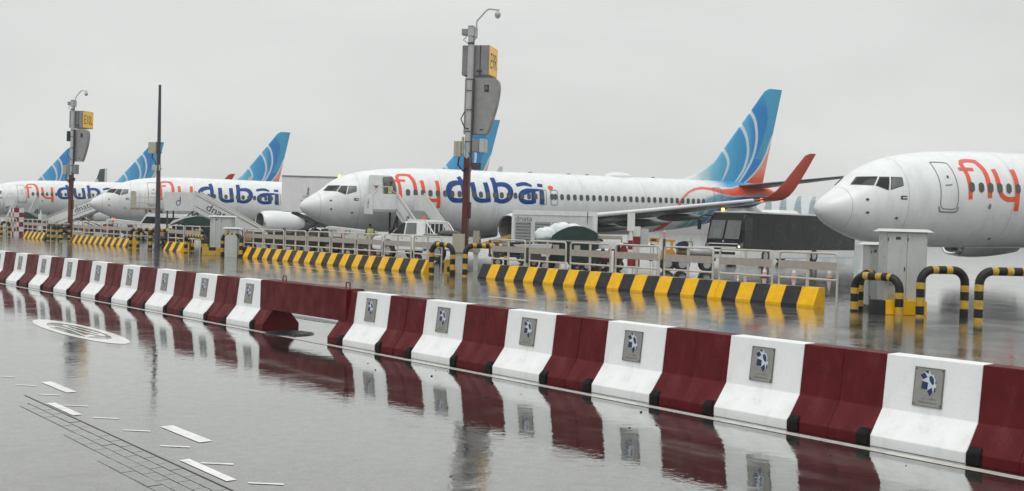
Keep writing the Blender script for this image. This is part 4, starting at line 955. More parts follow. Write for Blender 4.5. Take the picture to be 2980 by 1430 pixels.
m = MB(); m.box(-.5, .5, 0, .3, 0, .4); m.build('yellow_block', M_TYEL, t, bevel=.012); m = MB(); m.box(-.17, .17, -.012, .1, .25, .405); m.build('black_notch', M_BLK, t)
# blocks at the central mast
def cream_box(px, n, wd, z0, z1, dp, label, post=True):
    t = thing('junction_box', label, 'junction box', W(s_at(px, n), n), 0)
    m = MB(); m.box(-wd/2, wd/2, 0, dp, z0, z1); m.build('housing', M_CREAM, t, bevel=.01)
    m = MB(); m.box(-wd/2+.02, 0, -.014, -.002, z0+.02, z1-.02); m.box(.006, wd/2-.02, -.014, -.002, z0+.02, z1-.02); m.build('door', M_CREAM, t, bevel=.004)
    m = MB(); m.box(-wd*.36, wd*.36, .05, dp-.05, 0, z0); m.build('pedestal', M_GREY, t, bevel=.008); return t
cream_box(1334, 24.6, .46, .78, 1.50, .3, 'cream junction box on grey pedestal in front of the central mast')
cream_box(1385, 27.0, .26, .7, 1.62, .25, 'small pale box behind the central mast foot')
t = thing('striped_block', 'yellow and black concrete block left of the central mast pedestal', 'block', W(s_at(1313, 23.75), 23.75), 0)
m = MB(); m.prism([(-.24, 0), (.18, 0), (.18, .2), (.06, .55), (-.24, .55)], 'y', 0, .4); m.build('body', M_TYEL, t, bevel=.015)
m = MB(); m.box(-.13, .06, -.006, .05, .1, .3); m.build('black_patch', M_TBLK, t)
# ------------------------------------------------------------------ masts
def sign_mast(loc, word, label, tilt=R(.5), lamp=True):
    t = thing('sign_mast', label, 'mast', loc, R(-15.7), 'steel masts with stand number signs and guidance panels')
    t.rotation_euler = (0, tilt, R(-15.7))
    m = MB(); m.box(-.12, .12, -.12, .12, 0, 4.5); m.box(-.2, .2, -.2, .2, 0, .03); m.box(-.14, .14, -.14, .14, 3.96, 4.0); m.box(.12, .2, -.08, .08, 2.1, 2.75); lo = m.build('lower_post', M_MRED, t, bevel=.01)
    m = MB(); m.tube([(0, 0, 4.45), (0, 0, 9.1)], .125, 16); m.build('upper_post', M_MGREY, t, smooth=40)
    for z in (5.1, 5.5, 6.35, 7.1, 7.55, 8.95):
        m = MB(); m.tube([(0, 0, z), (0, 0, z+.035)], .14, 16); m.build('clamp', M_DGREY, t, smooth=40)
    m = MB(); m.box(.125, .175, -.06, .06, 4.5, 7.6); m.build('cable_tray', M_DGREY, t)
    # stand number sign: a cube sign behind the post
    m = MB(); m.box(-.42, .70, .16, 1.26, 7.76, 8.94); sg = m.build('sign_box', M_SIGN, t, bevel=.015)
    m = MB(); m.box(.69, .73, .18, 1.24, 7.79, 8.91); fc = m.build('sign_face', M_SIGNY, sg, bevel=.006)
    m = MB(); add_text(m, word, (.733, .71, 8.35), (0, 1, 0), (0, 0, 1), w=.86, h=.62); m.build('lettering', M_INK, fc)
    m = MB(); m.box(.32, .36, .145, .158, 7.76, 8.94); m.box(.22, .42, .10, .16, 7.9, 7.97); m.build('seam_strip', M_DGREY, sg)
    m = MB(); m.box(-.03, .03, .12, .2, 7.9, 8.0); m.box(-.03, .03, .12, .2, 8.7, 8.8); m.build('bracket', M_DGREY, sg)
    # docking guidance panel, outline with a curved edge
    cu = [(.80, 7.66), (1.02, 7.62), (1.13, 7.5), (1.17, 7.3), (1.15, 6.95), (1.08, 6.55), (.97, 6.15), (.84, 5.75), (.71, 5.43)]
    m = MB(); m.prism([(-.26, 5.43), (-.26, 7.66)]+cu, 'y', .14, .40); sh = m.build('guidance_panel', M_SHIELD, t, bevel=.02)
    m = MB(); m.box(.56, .74, .125, .139, 7.1, 7.38); m.build('window_frame', M_BLACK, sh); m = MB(); m.box(.59, .69, .118, .126, 7.19, 7.33); m.build('pane', M_GLASSL if word[-1] == 'R' else M_BLACK, sh)
    m = MB(); m.box(.42, .56, .125, .139, 5.6, 5.64); m.build('vent', M_BLACK, sh)
    # small boxes
    m = MB(); m.box(-.48, -.20, -.32, -.02, 4.52, 5.12); m.box(-.2, -.12, -.2, -.1, 4.6, 5.3); jb = m.build('junction_box', M_CREAM, t, bevel=.01)
    m = MB(); m.box(-.342, -.336, -.326, -.318, 4.54, 5.1); m.build('seam_strip', M_DGREY, jb)
    if lamp:
        m = MB(); m.box(.2, .5, -.12, .2, 4.72, 5.22); m.box(.1, .25, -.05, .05, 4.9, 5.0); fl = m.build('floodlight', M_SIGN, t, bevel=.02)
        m = MB(); m.box(.51, .74, -.16, .24, 4.70, 5.24); m.build('visor', M_GREY, fl, bevel=.02); m = MB(); m.box(.2, .56, -.05, .05, 4.03, 4.3); m.build('bracket', M_DGREY, fl)
    else:
        m = MB(); m.box(.2, .46, -.12, .2, 4.55, 5.2); m.build('control_box', M_SIGN, t, bevel=.02); m = MB(); m.box(-.32, -.14, -.2, -.02, 6.8, 7.5); m.build('green_box', M_GREEN, t, bevel=.01)
        m = MB(); m.tube([(.15, -.1, 4.2), (.32, -.12, 4.2), (.36, -.12, 4.05)], [.07, .1, .03], 10); m.build('horn', M_BLACK, t)
    for P_, r_ in (([(-.3, -.15, 4.5), (-.32, -.2, 4.2), (-.1, -.2, 3.95), (-.02, -.16, 4.1)], .035), ([(.1, -.15, 4.7), (.25, -.2, 4.45), (.2, -.15, 4.1)], .02), ([(-.15, -.1, 6.3), (-.28, -.15, 6.0), (-.1, -.17, 5.65), (.06, -.16, 5.62)], .025), ([(-.12, -.1, 9.3), (-.3, -.1, 9.1), (-.12, -.14, 8.98), (.14, -.14, 9.0), (.2, -.05, 9.2)], .016)):
        m = MB(); m.tube(P_, r_, 8); m.build('cable', M_BLACK, t, smooth=50)
    # top unit with camera on a gooseneck
    m = MB(); m.tube([(0, 0, 9.0), (0, 0, 9.25)], .13, 14); m.box(-.12, .14, -.14, .14, 9.25, 9.62); m.box(.14, .22, -.1, .1, 9.2, 9.6); m.box(-.12, .10, -.15, .15, 9.62, 9.67); hd = m.build('head_unit', M_MGREY, t, bevel=.012)
    m = MB(); m.box(-.38, -.13, -.12, .12, 9.30, 9.54); m.build('sensor_box', M_SIGN, hd, bevel=.012)
    m = MB(); m.tube([(.19, 0, 9.45), (.19, 0, 9.80), (.22, 0, 9.88), (.58, 0, 10.27), (.68, 0, 10.32), (1.10, 0, 10.27)], .032, 10); arm = m.build('camera_arm', M_MGREY, t, smooth=50)
    m = MB(); m.tube([(1.04, 0, 10.28), (1.04, 0, 10.2)], .04, 10); m.ball((1.04, 0, 10.1), .125, 14, 10); m.tube([(1.04, 0, 10.03), (1.04, 0, 9.95)], [.11, .06], 12); m.build('dome_camera', M_GREY, arm, smooth=50)
    return t
sign_mast((-1.88, 42.06, 0), 'E9R', 'tall central mast with grey housing, narrow yellow E9R sign face and tapered grey panel')
sm = sign_mast((-32.1, 77.3, 0), 'E10L', 'left mast with bright yellow E10L sign above a tapered grey panel', lamp=False)
sm.scale = (1.04, 1.04, 1.045)
t = thing('slim_pole', 'thin dark tapering pole with a small beige box, left of centre', 'pole', (-19.75, 59.29, 0), 0)
t.rotation_euler = (0, R(-.1), 0)
m = MB(); m.tube([(0, 0, 0), (0, 0, .5), (0, 0, 3), (0, 0, 9.15)], [.17, .15, .125, .07], 14); m.tube([(0, 0, 0), (0, 0, .03)], .26, 14); m.build('shaft', M_POLE, t, smooth=40)
m = MB(); m.box(-.55, -.13, -.14, .12, 5.33, 5.96); m.build('equipment_box', M_CREAM, t, bevel=.01)
m = MB(); m.box(-.34, .12, -.1, .1, 4.4, 4.72); m.build('lower_box', M_GREY, t, bevel=.01)
m = MB(); m.tube([(-.34, -.02, 5.35), (-.36, -.02, 5.1), (-.2, -.1, 4.95), (-.1, -.1, 4.7)], .03, 8); m.build('cable', M_BLACK, t, smooth=50)
m = MB()
for z in (5.4, 5.9, 4.5): m.tube([(-.16, -.02, z), (.2, -.02, z)], .02, 8)
m.build('bracket', M_DGREY, t)

# ------------------------------------------------------------------ airliners
A1 = make_airliner('middle white airliner with red fly and blue dubai lettering, boarding stairs at its open door')
def place_air(lab, x, y, z0, a, **k):
    o = dup(A1, label=lab); pose_air(o, x, y, z0, a, **k); return o
A0 = place_air('nearest white airliner at the right edge, its nose overlapping the black coach', 12.367, 43.432, .156, 22.56)
for ch in list(A0.children):      # on this aircraft the lettering sits a little further aft
    if ch.name.startswith('logo_'): bpy.data.objects.remove(ch)
add_lettering(A0, .42)
A2 = place_air('white airliner left of centre, its nose overlapping the leftmost fuselage, tan platform at its door', -37.66, 94.77, .12, 21.17, pitch=-.008)
A3 = place_air('leftmost visible white airliner fuselage with fly dub lettering, nose beyond the left edge', -62.4, 122.5, .2, 33.0, pitch=.016)
for ch in A2.children:      # this one is the longer variant: wing and engines sit further aft
    if ch.name.split('.')[0] in ('wing', 'engine'): ch.location.x += 2.2
A4 = place_air('far airliner of which only the blue tail fin behind the thin dark pole shows', -88.1, 145.7, .0, 25.0)
A5 = place_air('far airliner of which only the blue tail fin left of the left sign mast shows', -109.0, 165.1, .0, 25.0)
pose_air(A1, -13.17, 66.0, -.03, 27.8)
# open door of the middle airliner
dk = mat('doorway_shade_grey', (.10, .10, .095), .7, var=.4, vscale=1.5)
m = MB(); skin_tile(m, rrect(5.24, 3.77, .78, 1.84, .12), .016, rows=8); m.build('doorway_shade_patch', dk, A1, smooth=60)  # dark patch laid on the skin: shade inside the doorway, painted as colour
lf = MB(); Q = rrect(0, 3.84, .86, 1.84, .16)
def leaf_y(z, off): return -(1.88*math.sqrt(max(.05, 1-((z-3.5)/1.92)**2))+off)
lf.v = []; kk = len(Q)
lf.add([(4.30+x, leaf_y(z, .20), z) for x, z in Q]+[(4.30+x, leaf_y(z, .10), z) for x, z in Q], [tuple(range(kk)), tuple(range(2*kk-1, kk-1, -1))]+[((i+1) % kk, i, kk+i, kk+(i+1) % kk) for i in range(kk)])
od = lf.build('open_door', M_WPANEL, A1, smooth=30)
m = MB(); m.box(4.05, 4.5, -1.92, -1.9, 4.08, 4.11); m.box(4.2, 4.36, -1.93, -1.9, 3.98, 4.08); m.build('handle', M_RED, od)
# a tail far away between the second and third aircraft
far = thing('airliner_tail', 'small dark green and white tail fin far behind the leftmost fuselage', 'tail fin', (-100, 250, 0), 0)
m = MB(); m.loft([[(-1.0, -.25, 4.5), (2.6, -.25, 4.5), (2.6, .25, 4.5), (-1.0, .25, 4.5)], [(1.5, -.08, 12.4), (2.7, -.08, 12.6), (2.7, .08, 12.6), (1.5, .08, 12.4)]]); m.build('fin', M_GREEN, far, bevel=.03)
m = MB(); m.loft([[(2.55, -.2, 4.5), (3.2, -.2, 4.5), (3.2, .2, 4.5), (2.55, .2, 4.5)], [(2.65, -.06, 12.6), (3.2, -.06, 12.7), (3.2, .06, 12.7), (2.65, .06, 12.6)]]); m.build('rudder', M_WPANEL, far, bevel=.03)
m = MB(); m.tube([(-22, 0, 3.4), (-19, 0, 3.5), (-16, 0, 3.5), (0, 0, 3.6), (5, 0, 4.3)], [.3, 1.5, 1.9, 1.8, .4], 20); m.build('fuselage', M_WPANEL, far, smooth=50)
far.location = at(268, 250)

# ------------------------------------------------------------------ boarding stairs
def stairs(label, loc, rz, width, run, rise, plat, word=None, ring=True, wpl=0., panel=M_WHITE, inner=M_WPANEL, flip=False, frac=.5):
    """local +x runs down the flight; platform behind x=0"""
    t = thing('boarding_stairs', label, 'boarding stairs', loc, rz, 'mobile boarding stairs')
    h = width/2; top = rise; end = .35
    n = 14
    for i in range(n):
        x = run*(i+.5)/n; z = top-(top-end)*(i+.5)/n
        m = MB(); m.box(x-run/n*.5, x+run/n*.62, -h+.06, h-.06, z-.045, z); m.box(x+run/n*.5, x+run/n*.54, -h+.06, h-.06, z-(top-end)/n+.0, z-.045); m.build('step', M_STEP, t)
    for sy in (-1, 1):
        y0 = sy*h; y1 = sy*(h+.06); y0, y1 = min(y0, y1), max(y0, y1)
        m = MB(); m.prism([(-.1, top-.25), (run, end-.3), (run+.12, end+.75), (0, top+1.02), (-.1, top+1.02)], 'y', y0, y1); p = m.build('side_panel', panel, t, bevel=.012)
        m = MB(); m.tube([(-.1, sy*(h+.03), top+1.06), (0, sy*(h+.03), top+1.06), (run+.12, sy*(h+.03), end+.79)], .04, 8); m.build('handrail', M_RAIL, p, smooth=50)
        sl = (end-top)/run; L = math.hypot(1, sl); xd = np.array([1/L, 0, sl/L]); yd = np.array([-sl/L, 0, 1/L])
        m = MB()
        for o in (.06, .84): m.beam((0, sy*(h+.068), top+o), (run, sy*(h+.068), end+o-.05), .012, .05)
        m.build('trim_strip', M_SEAL, p)
        if word and sy == (1 if flip else -1):
            xx = xd if not flip else -xd; m = MB(); c = np.array([run*frac, sy*(h+.075), top+(end-top)*frac+.46]); add_text(m, word, c, xx, yd, w=1.75, h=.5); m.build('lettering', M_INKB if wpl else M_INK, p)
        y = sy*(h+.03)
        m = MB(); m.beam((.3, y*.9, .4), (run*.5, y*.9, top*.5), .09, .09); m.beam((-.2, y*.9, .4), (-.2, y*.9, top-.1), .1, .1); m.beam((-plat+.2, y*.9, .4), (-plat+.2, y*.9, top-.1), .1, .1); m.beam((-plat+.2, y*.9, .5), (-.2, y*.9, top-.3), .07, .07); m.build('strut', M_DGREY, t)
    m = MB(); m.box(-plat, 0, -h-wpl, h, top-.16, top); m.build('platform_deck', M_STEP, t, bevel=.01)
    for sy in (-1, 1):
        y = -h-wpl if sy < 0 else h
        m = MB(); m.box(-plat, -.12, y-.03, y+.03, top-.3, top+.98); p = m.build('platform_panel', panel, t, bevel=.012)
        if ring and sy == (1 if flip else -1):
            m = MB(); yy = y+sy*.036; c = (-plat*.55, yy, top+.25); k = 20
            V = [(c[0]+.16*math.cos(2*math.pi*i/k), yy, c[2]+.20*math.sin(2*math.pi*i/k)) for i in range(k)]+[(c[0]+.11*math.cos(2*math.pi*i/k), yy, c[2]+.15*math.sin(2*math.pi*i/k)) for i in range(k)]
            m.add(V, [(i, (i+1) % k, k+(i+1) % k, k+i) for i in range(k)]); m.box(c[0]+.10, c[0]+.16, yy-.002, yy+.002, c[2]+.1, c[2]+.42); m.build('ring_mark', M_INKB, p)
    if wpl:
        m = MB(); m.box(-.06, 0, -h-wpl, -h, top, top+.95); m.build('front_panel', inner, t, bevel=.01)
        m = MB(); m.tube([(-.03, -h-wpl+.05, top+.95), (-.03, -h-wpl*.75, top+1.35), (-.03, -h-wpl*.4, top+1.4), (-.03, -h-.05, top+.95)], .03, 8); m.build('hoop_rail', M_RAIL, t, smooth=50)
    m = MB(); m.box(-plat-.3, run*.9, -h*.85, h*.85, .34, .55); m.build('chassis', M_DGREY, t, bevel=.03)
    for x in (-plat+.2, run*.7):
        for y in (-h*.8, h*.8): wheel(t, x, y, .34, .22)
    return t
# at the middle airliner's door
a1 = R(27.8); pn = np.array([math.sin(a1), -math.cos(a1)]); ax = np.array([math.cos(a1), math.sin(a1)])
nose1 = np.array([-13.17, 66.0])
def near1(s, y): q = nose1+ax*s+pn*y; return (float(q[0]), float(q[1]), 0.0)
stairs('white boarding stairs at the open door of the middle airliner', near1(5.85, 3.7), math.atan2(pn[1], pn[0]), 1.75, 4.5, 2.62, 1.6, 'dnata', True, 1.55, M_WHITE, M_WHITE, frac=.55)
# second stairs standing side-on
P_ = at(640, 74); stairs('grey boarding stairs seen side-on behind the ribbed cabinet, descending to the right', (P_[0]-1.55, 74, 0), R(4), 1.8, 4.4, 2.55, 2.1, 'dnata', True, 0, M_WPANEL, M_GPANEL, frac=.36)
P_ = at(262, 99); stairs('pale boarding stairs with dnata lettering descending to the left, under the leftmost fuselage', (P_[0]+1.95, 99, 0), R(180+2), 1.8, 6.2, 3.0, 1.8, 'dnata', False, 0, M_WHITE, M_WPANEL, flip=True, frac=.36)
P_ = at(48, 118); stairs('white boarding stairs seen from the front behind the checkered post', (P_[0]-.4, 121, 0), R(-78), 2.0, 4.5, 2.6, 1.5, None, False, 1.2, M_WPANEL, M_WPANEL)

# ------------------------------------------------------------------ access platform at the second airliner
P_ = at(432, 88); t = thing('access_platform', 'tan decked access platform on blue-grey scissor legs behind the thin dark pole', 'access platform', (P_[0], 88, 0), R(10))
m = MB(); m.box(-1.3, 1.25, -.9, .9, 2.35, 2.5); m.build('deck', M_TAN, t, bevel=.01)
for y in (-.88, .88):
    m = MB()
    for x in (-1.25, -.9, -.2, .5, 1.2): m.tube([(x, y, 2.5), (x, y, 3.75 if x < .0 else 3.5)], .028, 6)
    for z in (2.95, 3.4): m.tube([(-1.25, y, z), (1.2, y, z)], .025, 6)
    m.build('guard_rail', M_RAIL, t)
m = MB(); m.box(-1.3, -.95, -.92, -.86, 2.5, 3.85); m.build('gate', M_CREAM, t)
m = MB(); m.beam((-.1, -.8, 2.35), (.2, -.9, .3), .16, .2); m.beam((.9, -.8, 2.35), (1.1, -.9, .3), .16, .2); m.beam((-.1, .8, 2.35), (.9, .8, .3), .16, .2); m.beam((-.1, .8, .3), (.9, .8, 2.3), .16, .2); m.build('scissor_leg', M_BLUEG, t)
m = MB()
for i in range(7): m.tube([(-.05+.02*i, -.98, .5+i*.27), (.35+.02*i, -.98, .5+i*.27)], .025, 6)
m.beam((-.08, -.98, .3), (.05, -.98, 2.4), .05, .06); m.beam((.33, -.98, .3), (.46, -.98, 2.4), .05, .06); m.build('ladder', M_GALV, t)
m = MB(); m.box(-1.0, 1.6, -.9, .9, .3, .6); m.build('chassis', M_BLUEG, t, bevel=.03)
for x in (-.6, 1.2):
    for y in (-.85, .85): wheel(t, x, y, .33, .22)

# ------------------------------------------------------------------ catering truck
P_ = at(893, 80); t = thing('catering_truck', 'catering truck with raised grey box body behind the nose of the middle airliner', 'catering truck', (P_[0], 80, 0), R(4))
m = MB(); m.box(-1.95, 2.15, 0, 2.4, 2.45, 5.15); bx = m.build('box_body', mat('catering_box_grey', (.72, .72, .725), .4, var=.08, vscale=1.5, dirt=((.3, .3, .3), .3, 2)), t, bevel=.02)
m = MB(); m.box(-1.95, 2.15, -.03, -.002, 5.05, 5.17); m.box(2.05, 2.17, -.03, -.002, 2.45, 5.05); m.build('edge_trim', M_SEAL, bx)
m = MB(); add_text(m, 'Emirates', (-.05, -.012, 3.62), (1, 0, 0), (0, 0, 1), w=.62, h=.16); add_text(m, 'Flight Catering', (-.12, -.012, 3.28), (1, 0, 0), (0, 0, 1), w=.9, h=.17)
m.tube([(-.02, -.006, 3.8), (.0, -.006, 4.0), (.03, -.006, 4.2), (.05, -.006, 4.36)], [.10, .05, .075, .015], 8); m.build('lettering', M_SEAL, bx)
m = MB()
for y in (.25, 2.1):
    m.beam((-1.2, y, 2.4), (2.6, y, .85), .14, .2); m.beam((-1.0, y, .85), (2.2, y, 2.4), .14, .2)
m.build('scissor_lift', M_DGREY, t)
m = MB(); m.box(-1.7, 3.2, .15, 2.25, .62, .9); m.build('chassis', M_DGREY, t, bevel=.02)
m = MB(); m.loft([[(1.9, .15, .6), (3.5, .15, .6), (3.5, 2.2, .6), (1.9, 2.2, .6)], [(1.9, .15, 1.3), (3.5, .15, 1.3), (3.5, 2.2, 1.3), (1.9, 2.2, 1.3)], [(1.95, .2, 2.2), (3.1, .2, 2.2), (3.1, 2.15, 2.2), (1.95, 2.15, 2.2)]]); cb = m.build('cab', M_WPANEL, t, bevel=.03)
m = MB(); m.prism([(2.1, 1.4), (3.3, 1.4), (3.0, 2.1), (2.1, 2.1)], 'y', .14, .17); m.build('window', M_GLASS, cb)
for x in (-.9, 2.7):
    for y in (.3, 2.1): wheel(t, x, y, .42, .28)
for px, dy in ((979, 0), (1000, 1.0)):
    q = at(px, 80); m = MB(); m.tube([(0, 0, 0), (0, 0, .12), (0, 0, .2)], [.10, .10, .05], 10); b_ = m.build('beacon', M_AMBER, t, smooth=50); b_.location = (q[0]-P_[0], 1.0, 5.16)
m = MB(); m.beam((2.15, 1.0, 5.1), (3.3, 1.0, 5.1), .06, .06); m.build('beacon_bar', M_DGREY, t)

# ------------------------------------------------------------------ pickup truck, seen from its left rear (local +x forward)
hd = math.atan2(.6, -.8)
P_ = at(1163, 55.5); t = thing('pickup_truck', 'white double cab pickup with barred rear window, behind the railing left of the central mast', 'pickup truck', (-4.40, 54.0, 0), hd); t.scale = (1.08, 1.08, 1.14)
m = MB(); bp_ = [(2.62, .45), (2.66, .78), (2.55, .98), (1.55, 1.08), (-.62, 1.10), (-.62, .42), (2.3, .38)]
m.prism(bp_, 'y', -.88, .88); m.build('body', M_WHITE, t, bevel=.05, seg=3)
m = MB(); m.box(-2.62, -.64, -.88, .88, .52, 1.12); bd = m.build('cargo_bed', M_WHITE, t, bevel=.03)
m = MB(); m.box(-2.6, -.66, -.90, -.82, 1.121, 1.15); m.box(-2.6, -.66, .82, .90, 1.121, 1.15); m.box(-2.66, -2.58, -.9, .9, 1.121, 1.15); m.build('bed_rail', M_BLACK, bd, bevel=.006)
m = MB(); m.box(-2.64, -2.622, -.7, .7, .78, .98); m.box(-2.66, -2.622, -.15, .15, .93, .99); m.build('tailgate', M_WHITE, bd, bevel=.01)
m = MB(); m.loft([[(1.62, -.82, 1.06), (1.62, .82, 1.06), (-.66, .86, 1.06), (-.66, -.86, 1.06)], [(.72, -.68, 1.70), (.72, .68, 1.70), (-.52, .70, 1.72), (-.52, -.70, 1.72)]]); m.box(-.5, .62, -.64, .64, 1.70, 1.79); cb = m.build('cab', M_WHITE, t, bevel=.05, seg=3)
def on_side(x, z, sy, off=.012): # cab side leans inward
    u = (z-1.06)/.64; return (x, sy*(.845-.15*u+off), z)
for sy in (-1, 1):
    for poly in ([(1.34, 1.16), (.62, 1.14), (.62, 1.64), (.78, 1.64)], [(.52, 1.14), (-.18, 1.14), (-.08, 1.64), (.52, 1.64)]):
        m = MB(); m.add([on_side(x, z, sy) for x, z in poly], [(0, 1, 2, 3)]); m.build('side_window', M_GLASSL if poly[0][0] < 1 else M_GLASS, cb)
    m = MB(); m.tube([(1.2, sy*.88, 1.18), (1.2, sy*1.06, 1.22)], .03, 8); m.ball((1.2, sy*1.06, 1.26), .12, 10, 6, sc=(.5, .9, 1)); m.build('mirror', M_BLACK, cb, smooth=50)
    m = MB(); m.box(.62, .70, sy*.886-.006, sy*.886+.006, .94, .97); m.box(-.28, -.20, sy*.886-.006, sy*.886+.006, .94, .97); m.build('door_handle', M_DGREY, t)
m = MB(); m.add([(-.672, -.72, 1.16), (-.672, .72, 1.16), (-.575, .60, 1.62), (-.575, -.60, 1.62)], [(0, 1, 2, 3)]); m.build('rear_window', M_GLASS, cb)
m = MB()
for y in (-.72, -.4, -.1, .2, .5, .72): m.tube([(-.74, y, 1.12), (-.74, y, 1.70)], .022, 6)
m.tube([(-.74, -.76, 1.70), (-.74, .76, 1.70)], .03, 8); m.tube([(-.74, -.76, 1.16), (-.74, .76, 1.16)], .025, 8); m.build('window_guard', M_WHITE, t)
for y in (-.80, .74): m = MB(); m.prism([(-.72, 1.66), (-.72, 1.72), (-1.25, 1.16), (-1.25, 1.12)], 'y', y, y+.06); m.build('roll_bar', M_WHITE, t)
m = MB(); m.add([(1.66, -.72, 1.12), (1.66, .72, 1.12), (.80, .6, 1.66), (.80, -.6, 1.66)], [(0, 1, 2, 3)]); m.build('windscreen', M_GLASS, cb)
m = MB(); m.tube([(.1, 0, 1.79), (.1, 0, 1.9), (.1, 0, 1.95)], [.07, .07, .03], 10); m.build('beacon', M_ORANGE, t, smooth=50)
m = MB(); m.ball((-1.6, .2, 1.2), 1, 12, 6, sc=(.6, .5, .16)); m.build('cargo_cover', M_BLACK, bd, smooth=60)
for x in (1.55, -1.53):
    for y in (-.78, .78):
        wh = wheel(t, x, y, .37, .24)
    for sy in (-1, 1):
        m = MB(); k = 14; m.add([(x+.46*math.cos(math.pi*i/k), sy*.884, .42+.46*math.sin(math.pi*i/k)) for i in range(k+1)], [tuple(range(k+1))]); m.build('wheel_arch', M_BLACK, t)
m = MB(); m.box(2.6, 2.68, -.8, .8, .42, .6); m.build('bumper', M_GREY, t, bevel=.02)
m = MB(); m.box(-2.70, -2.6, -.8, .8, .45, .58); m.build('bumper', M_GREY, t, bevel=.02)
m = MB(); m.box(-2.648, -2.62, -.86, -.74, .72, 1.0); m.build('tail_light', M_RED, bd); m = MB(); m.box(-2.648, -2.62, .74, .86, .72, 1.0); m.build('tail_light', M_RED, bd)
m = MB(); add_text(m, 'dnata', (1.0, .892, .75), (-1, 0, 0), (0, 0, 1), w=.5); m.build('lettering', M_INKG, t)

# ------------------------------------------------------------------ coach (local +x forward)
ch = math.atan2(-.72, -.69)
P_ = at(2140, 61.5); t = thing('coach', 'black glazed coach with amber roof beacon behind the right railings', 'coach', (P_[0]-.75, 61.2, 0), ch); t.scale = (1, .97, .915)
side = [(0, .42), (.04, 1.0), (-.02, 1.5), (-.32, 2.7), (-.55, 3.12), (-.85, 3.22), (-13.9, 3.22), (-14, 3.1), (-14, .42)]
m = MB(); m.prism(side, 'y', -1.24, 1.24); m.build('body', M_COACH, t, bevel=.09, seg=3)
m = MB(); m.prism([(.05, .32), (.075, .62), (.06, .92), (-13.9, .92), (-13.9, .32)], 'y', -1.265, 1.265); sk = m.build('lower_skirt', M_WHITE, t, bevel=.05)
m = MB(); m.box(.02, .10, -.86, .86, .58, .74); m.build('lower_grille', M_BLACK, sk, bevel=.02)
m = MB(); m.prism([(.03, .96), (.06, 1.0), (.05, 1.06), (.0, 1.06)], 'y', -.9, .9); m.prism([(.02, 1.2), (.06, 1.22), (.05, 1.27), (.0, 1.27)], 'y', -1.0, 1.0); m.build('grille_bar', M_CHROME, t, bevel=.01)
m = MB(); m.tube([(.03, 0, 1.40), (.05, 0, 1.40)], .07, 14); m.build('badge', M_CHROME, t)
m = MB()
for k_ in (-1, 1):
    m.add([(.02, k_*.06, 1.55), (.02, k_*1.08, 1.55), (-.31, k_*1.02, 2.72), (-.31, k_*.06, 2.72)], [(0, 1, 2, 3)])
ws = m.build('windscreen', mat('coach_windscreen', (.09, .10, .10), .06, var=.3, vscale=1.2, coat=.5), t)
ws.location = (.025, 0, 0)
m = MB(); m.box(-.02, .05, -.75, -.2, 1.62, 2.2); q_ = m.build('sunblind', M_GLASSL, t); q_.rotation_euler = (0, R(-15), 0); q_.location = (-.0+.42, 0, .02)
for y in (-1, 1):
    m = MB(); m.prism([(.06, 1.02), (.07, 1.18), (-.12, 1.36), (-.16, 1.2), (-.02, 1.0)], 'y', y*1.12-.15, y*1.12+.15); hl = m.build('headlight', M_GLASSL, t, bevel=.02)
    m = MB(); m.ball((.07, y*1.10, 1.08), .055, 8, 6); m.build('bulb', M_HEAD if y > 0 else M_GLASSL, hl)
    m = MB(); m.tube([(-.45, y*1.15, 3.0), (.0, y*1.42, 3.02), (.25, y*1.52, 2.9), (.3, y*1.54, 2.7)], .055, 8); m.loft([[(.22, y*1.54-.11, 2.72), (.36, y*1.54-.11, 2.72), (.36, y*1.54+.11, 2.72), (.22, y*1.54+.11, 2.72)], [(.22, y*1.54-.1, 2.1), (.34, y*1.54-.1, 2.1), (.34, y*1.54+.1, 2.1), (.22, y*1.54+.1, 2.1)]]); m.build('mirror', M_BLACK, t, bevel=.02)
m = MB(); m.box(-13.9, -.80, -1.25, 1.25, 3.19, 3.30); m.build('roof_cover', M_WHITE, t, bevel=.03)
for x0, x1 in ((-3.0, -1.0), (-7.4, -5.0)):
    m = MB(); m.loft([[(x0, -.75, 3.3), (x1, -.75, 3.3), (x1, .75, 3.3), (x0, .75, 3.3)], [(x0+.2, -.6, 3.52), (x1-.25, -.6, 3.52), (x1-.25, .6, 3.52), (x0+.2, .6, 3.52)]]); m.build('roof_unit', M_WHITE, t, bevel=.03)
m = MB(); m.tube([(-.9, -.7, 3.3), (-.9, -.7, 3.5)], .10, 10); m.build('beacon', M_AMBER, t)
m = MB(); m.box(-1.05, -.25, 1.25, 1.262, 1.1, 2.9); m.build('door', M_GLASS, t)
m = MB()
for x in np.arange(-2.6, -11.6, -1.75): m.box(x-.86, x+.86, 1.246, 1.256, 1.5, 2.92)
m.build('side_window', M_COACH, t)
for x in (-2.6, -8.4):
    for y in (-1.12, 1.12): wheel(t, x, y, .5, .3)

# ------------------------------------------------------------------ air conditioning unit
P_ = at(1612, 52); t = thing('air_unit', 'white louvred dnata container unit below the middle airliner', 'ground unit', (P_[0], 52, 0), R(-2))
m = MB(); m.box(-2.05, 2.05, 0, 2.2, .62, 2.6); bx = m.build('container', M_WPANEL, t, bevel=.02)
m = MB(); m.box(-2.07, 2.07, -.03, 2.2, 2.40, 2.63); m.box(1.85, 2.09, -.03, -.002, .62, 2.40); m.box(-2.09, -1.98, -.03, -.002, .62, 2.40); m.build('frame', M_WHITE, bx, bevel=.008)
for x0, x1 in ((-1.9, -1.15), (-.95, -.2), (-.1, .75)):
    for i in range(9):
        m = MB(); z = .78+i*.15; m.add([(x0, -.035, z), (x1, -.035, z), (x1, -.003, z+.10), (x0, -.003, z+.10)], [(0, 1, 2, 3)]); m.box(x0, x1, -.012, -.003, z-.04, z, 0); m.build('slat', M_GPANEL if i % 1 else M_SEAL, bx)
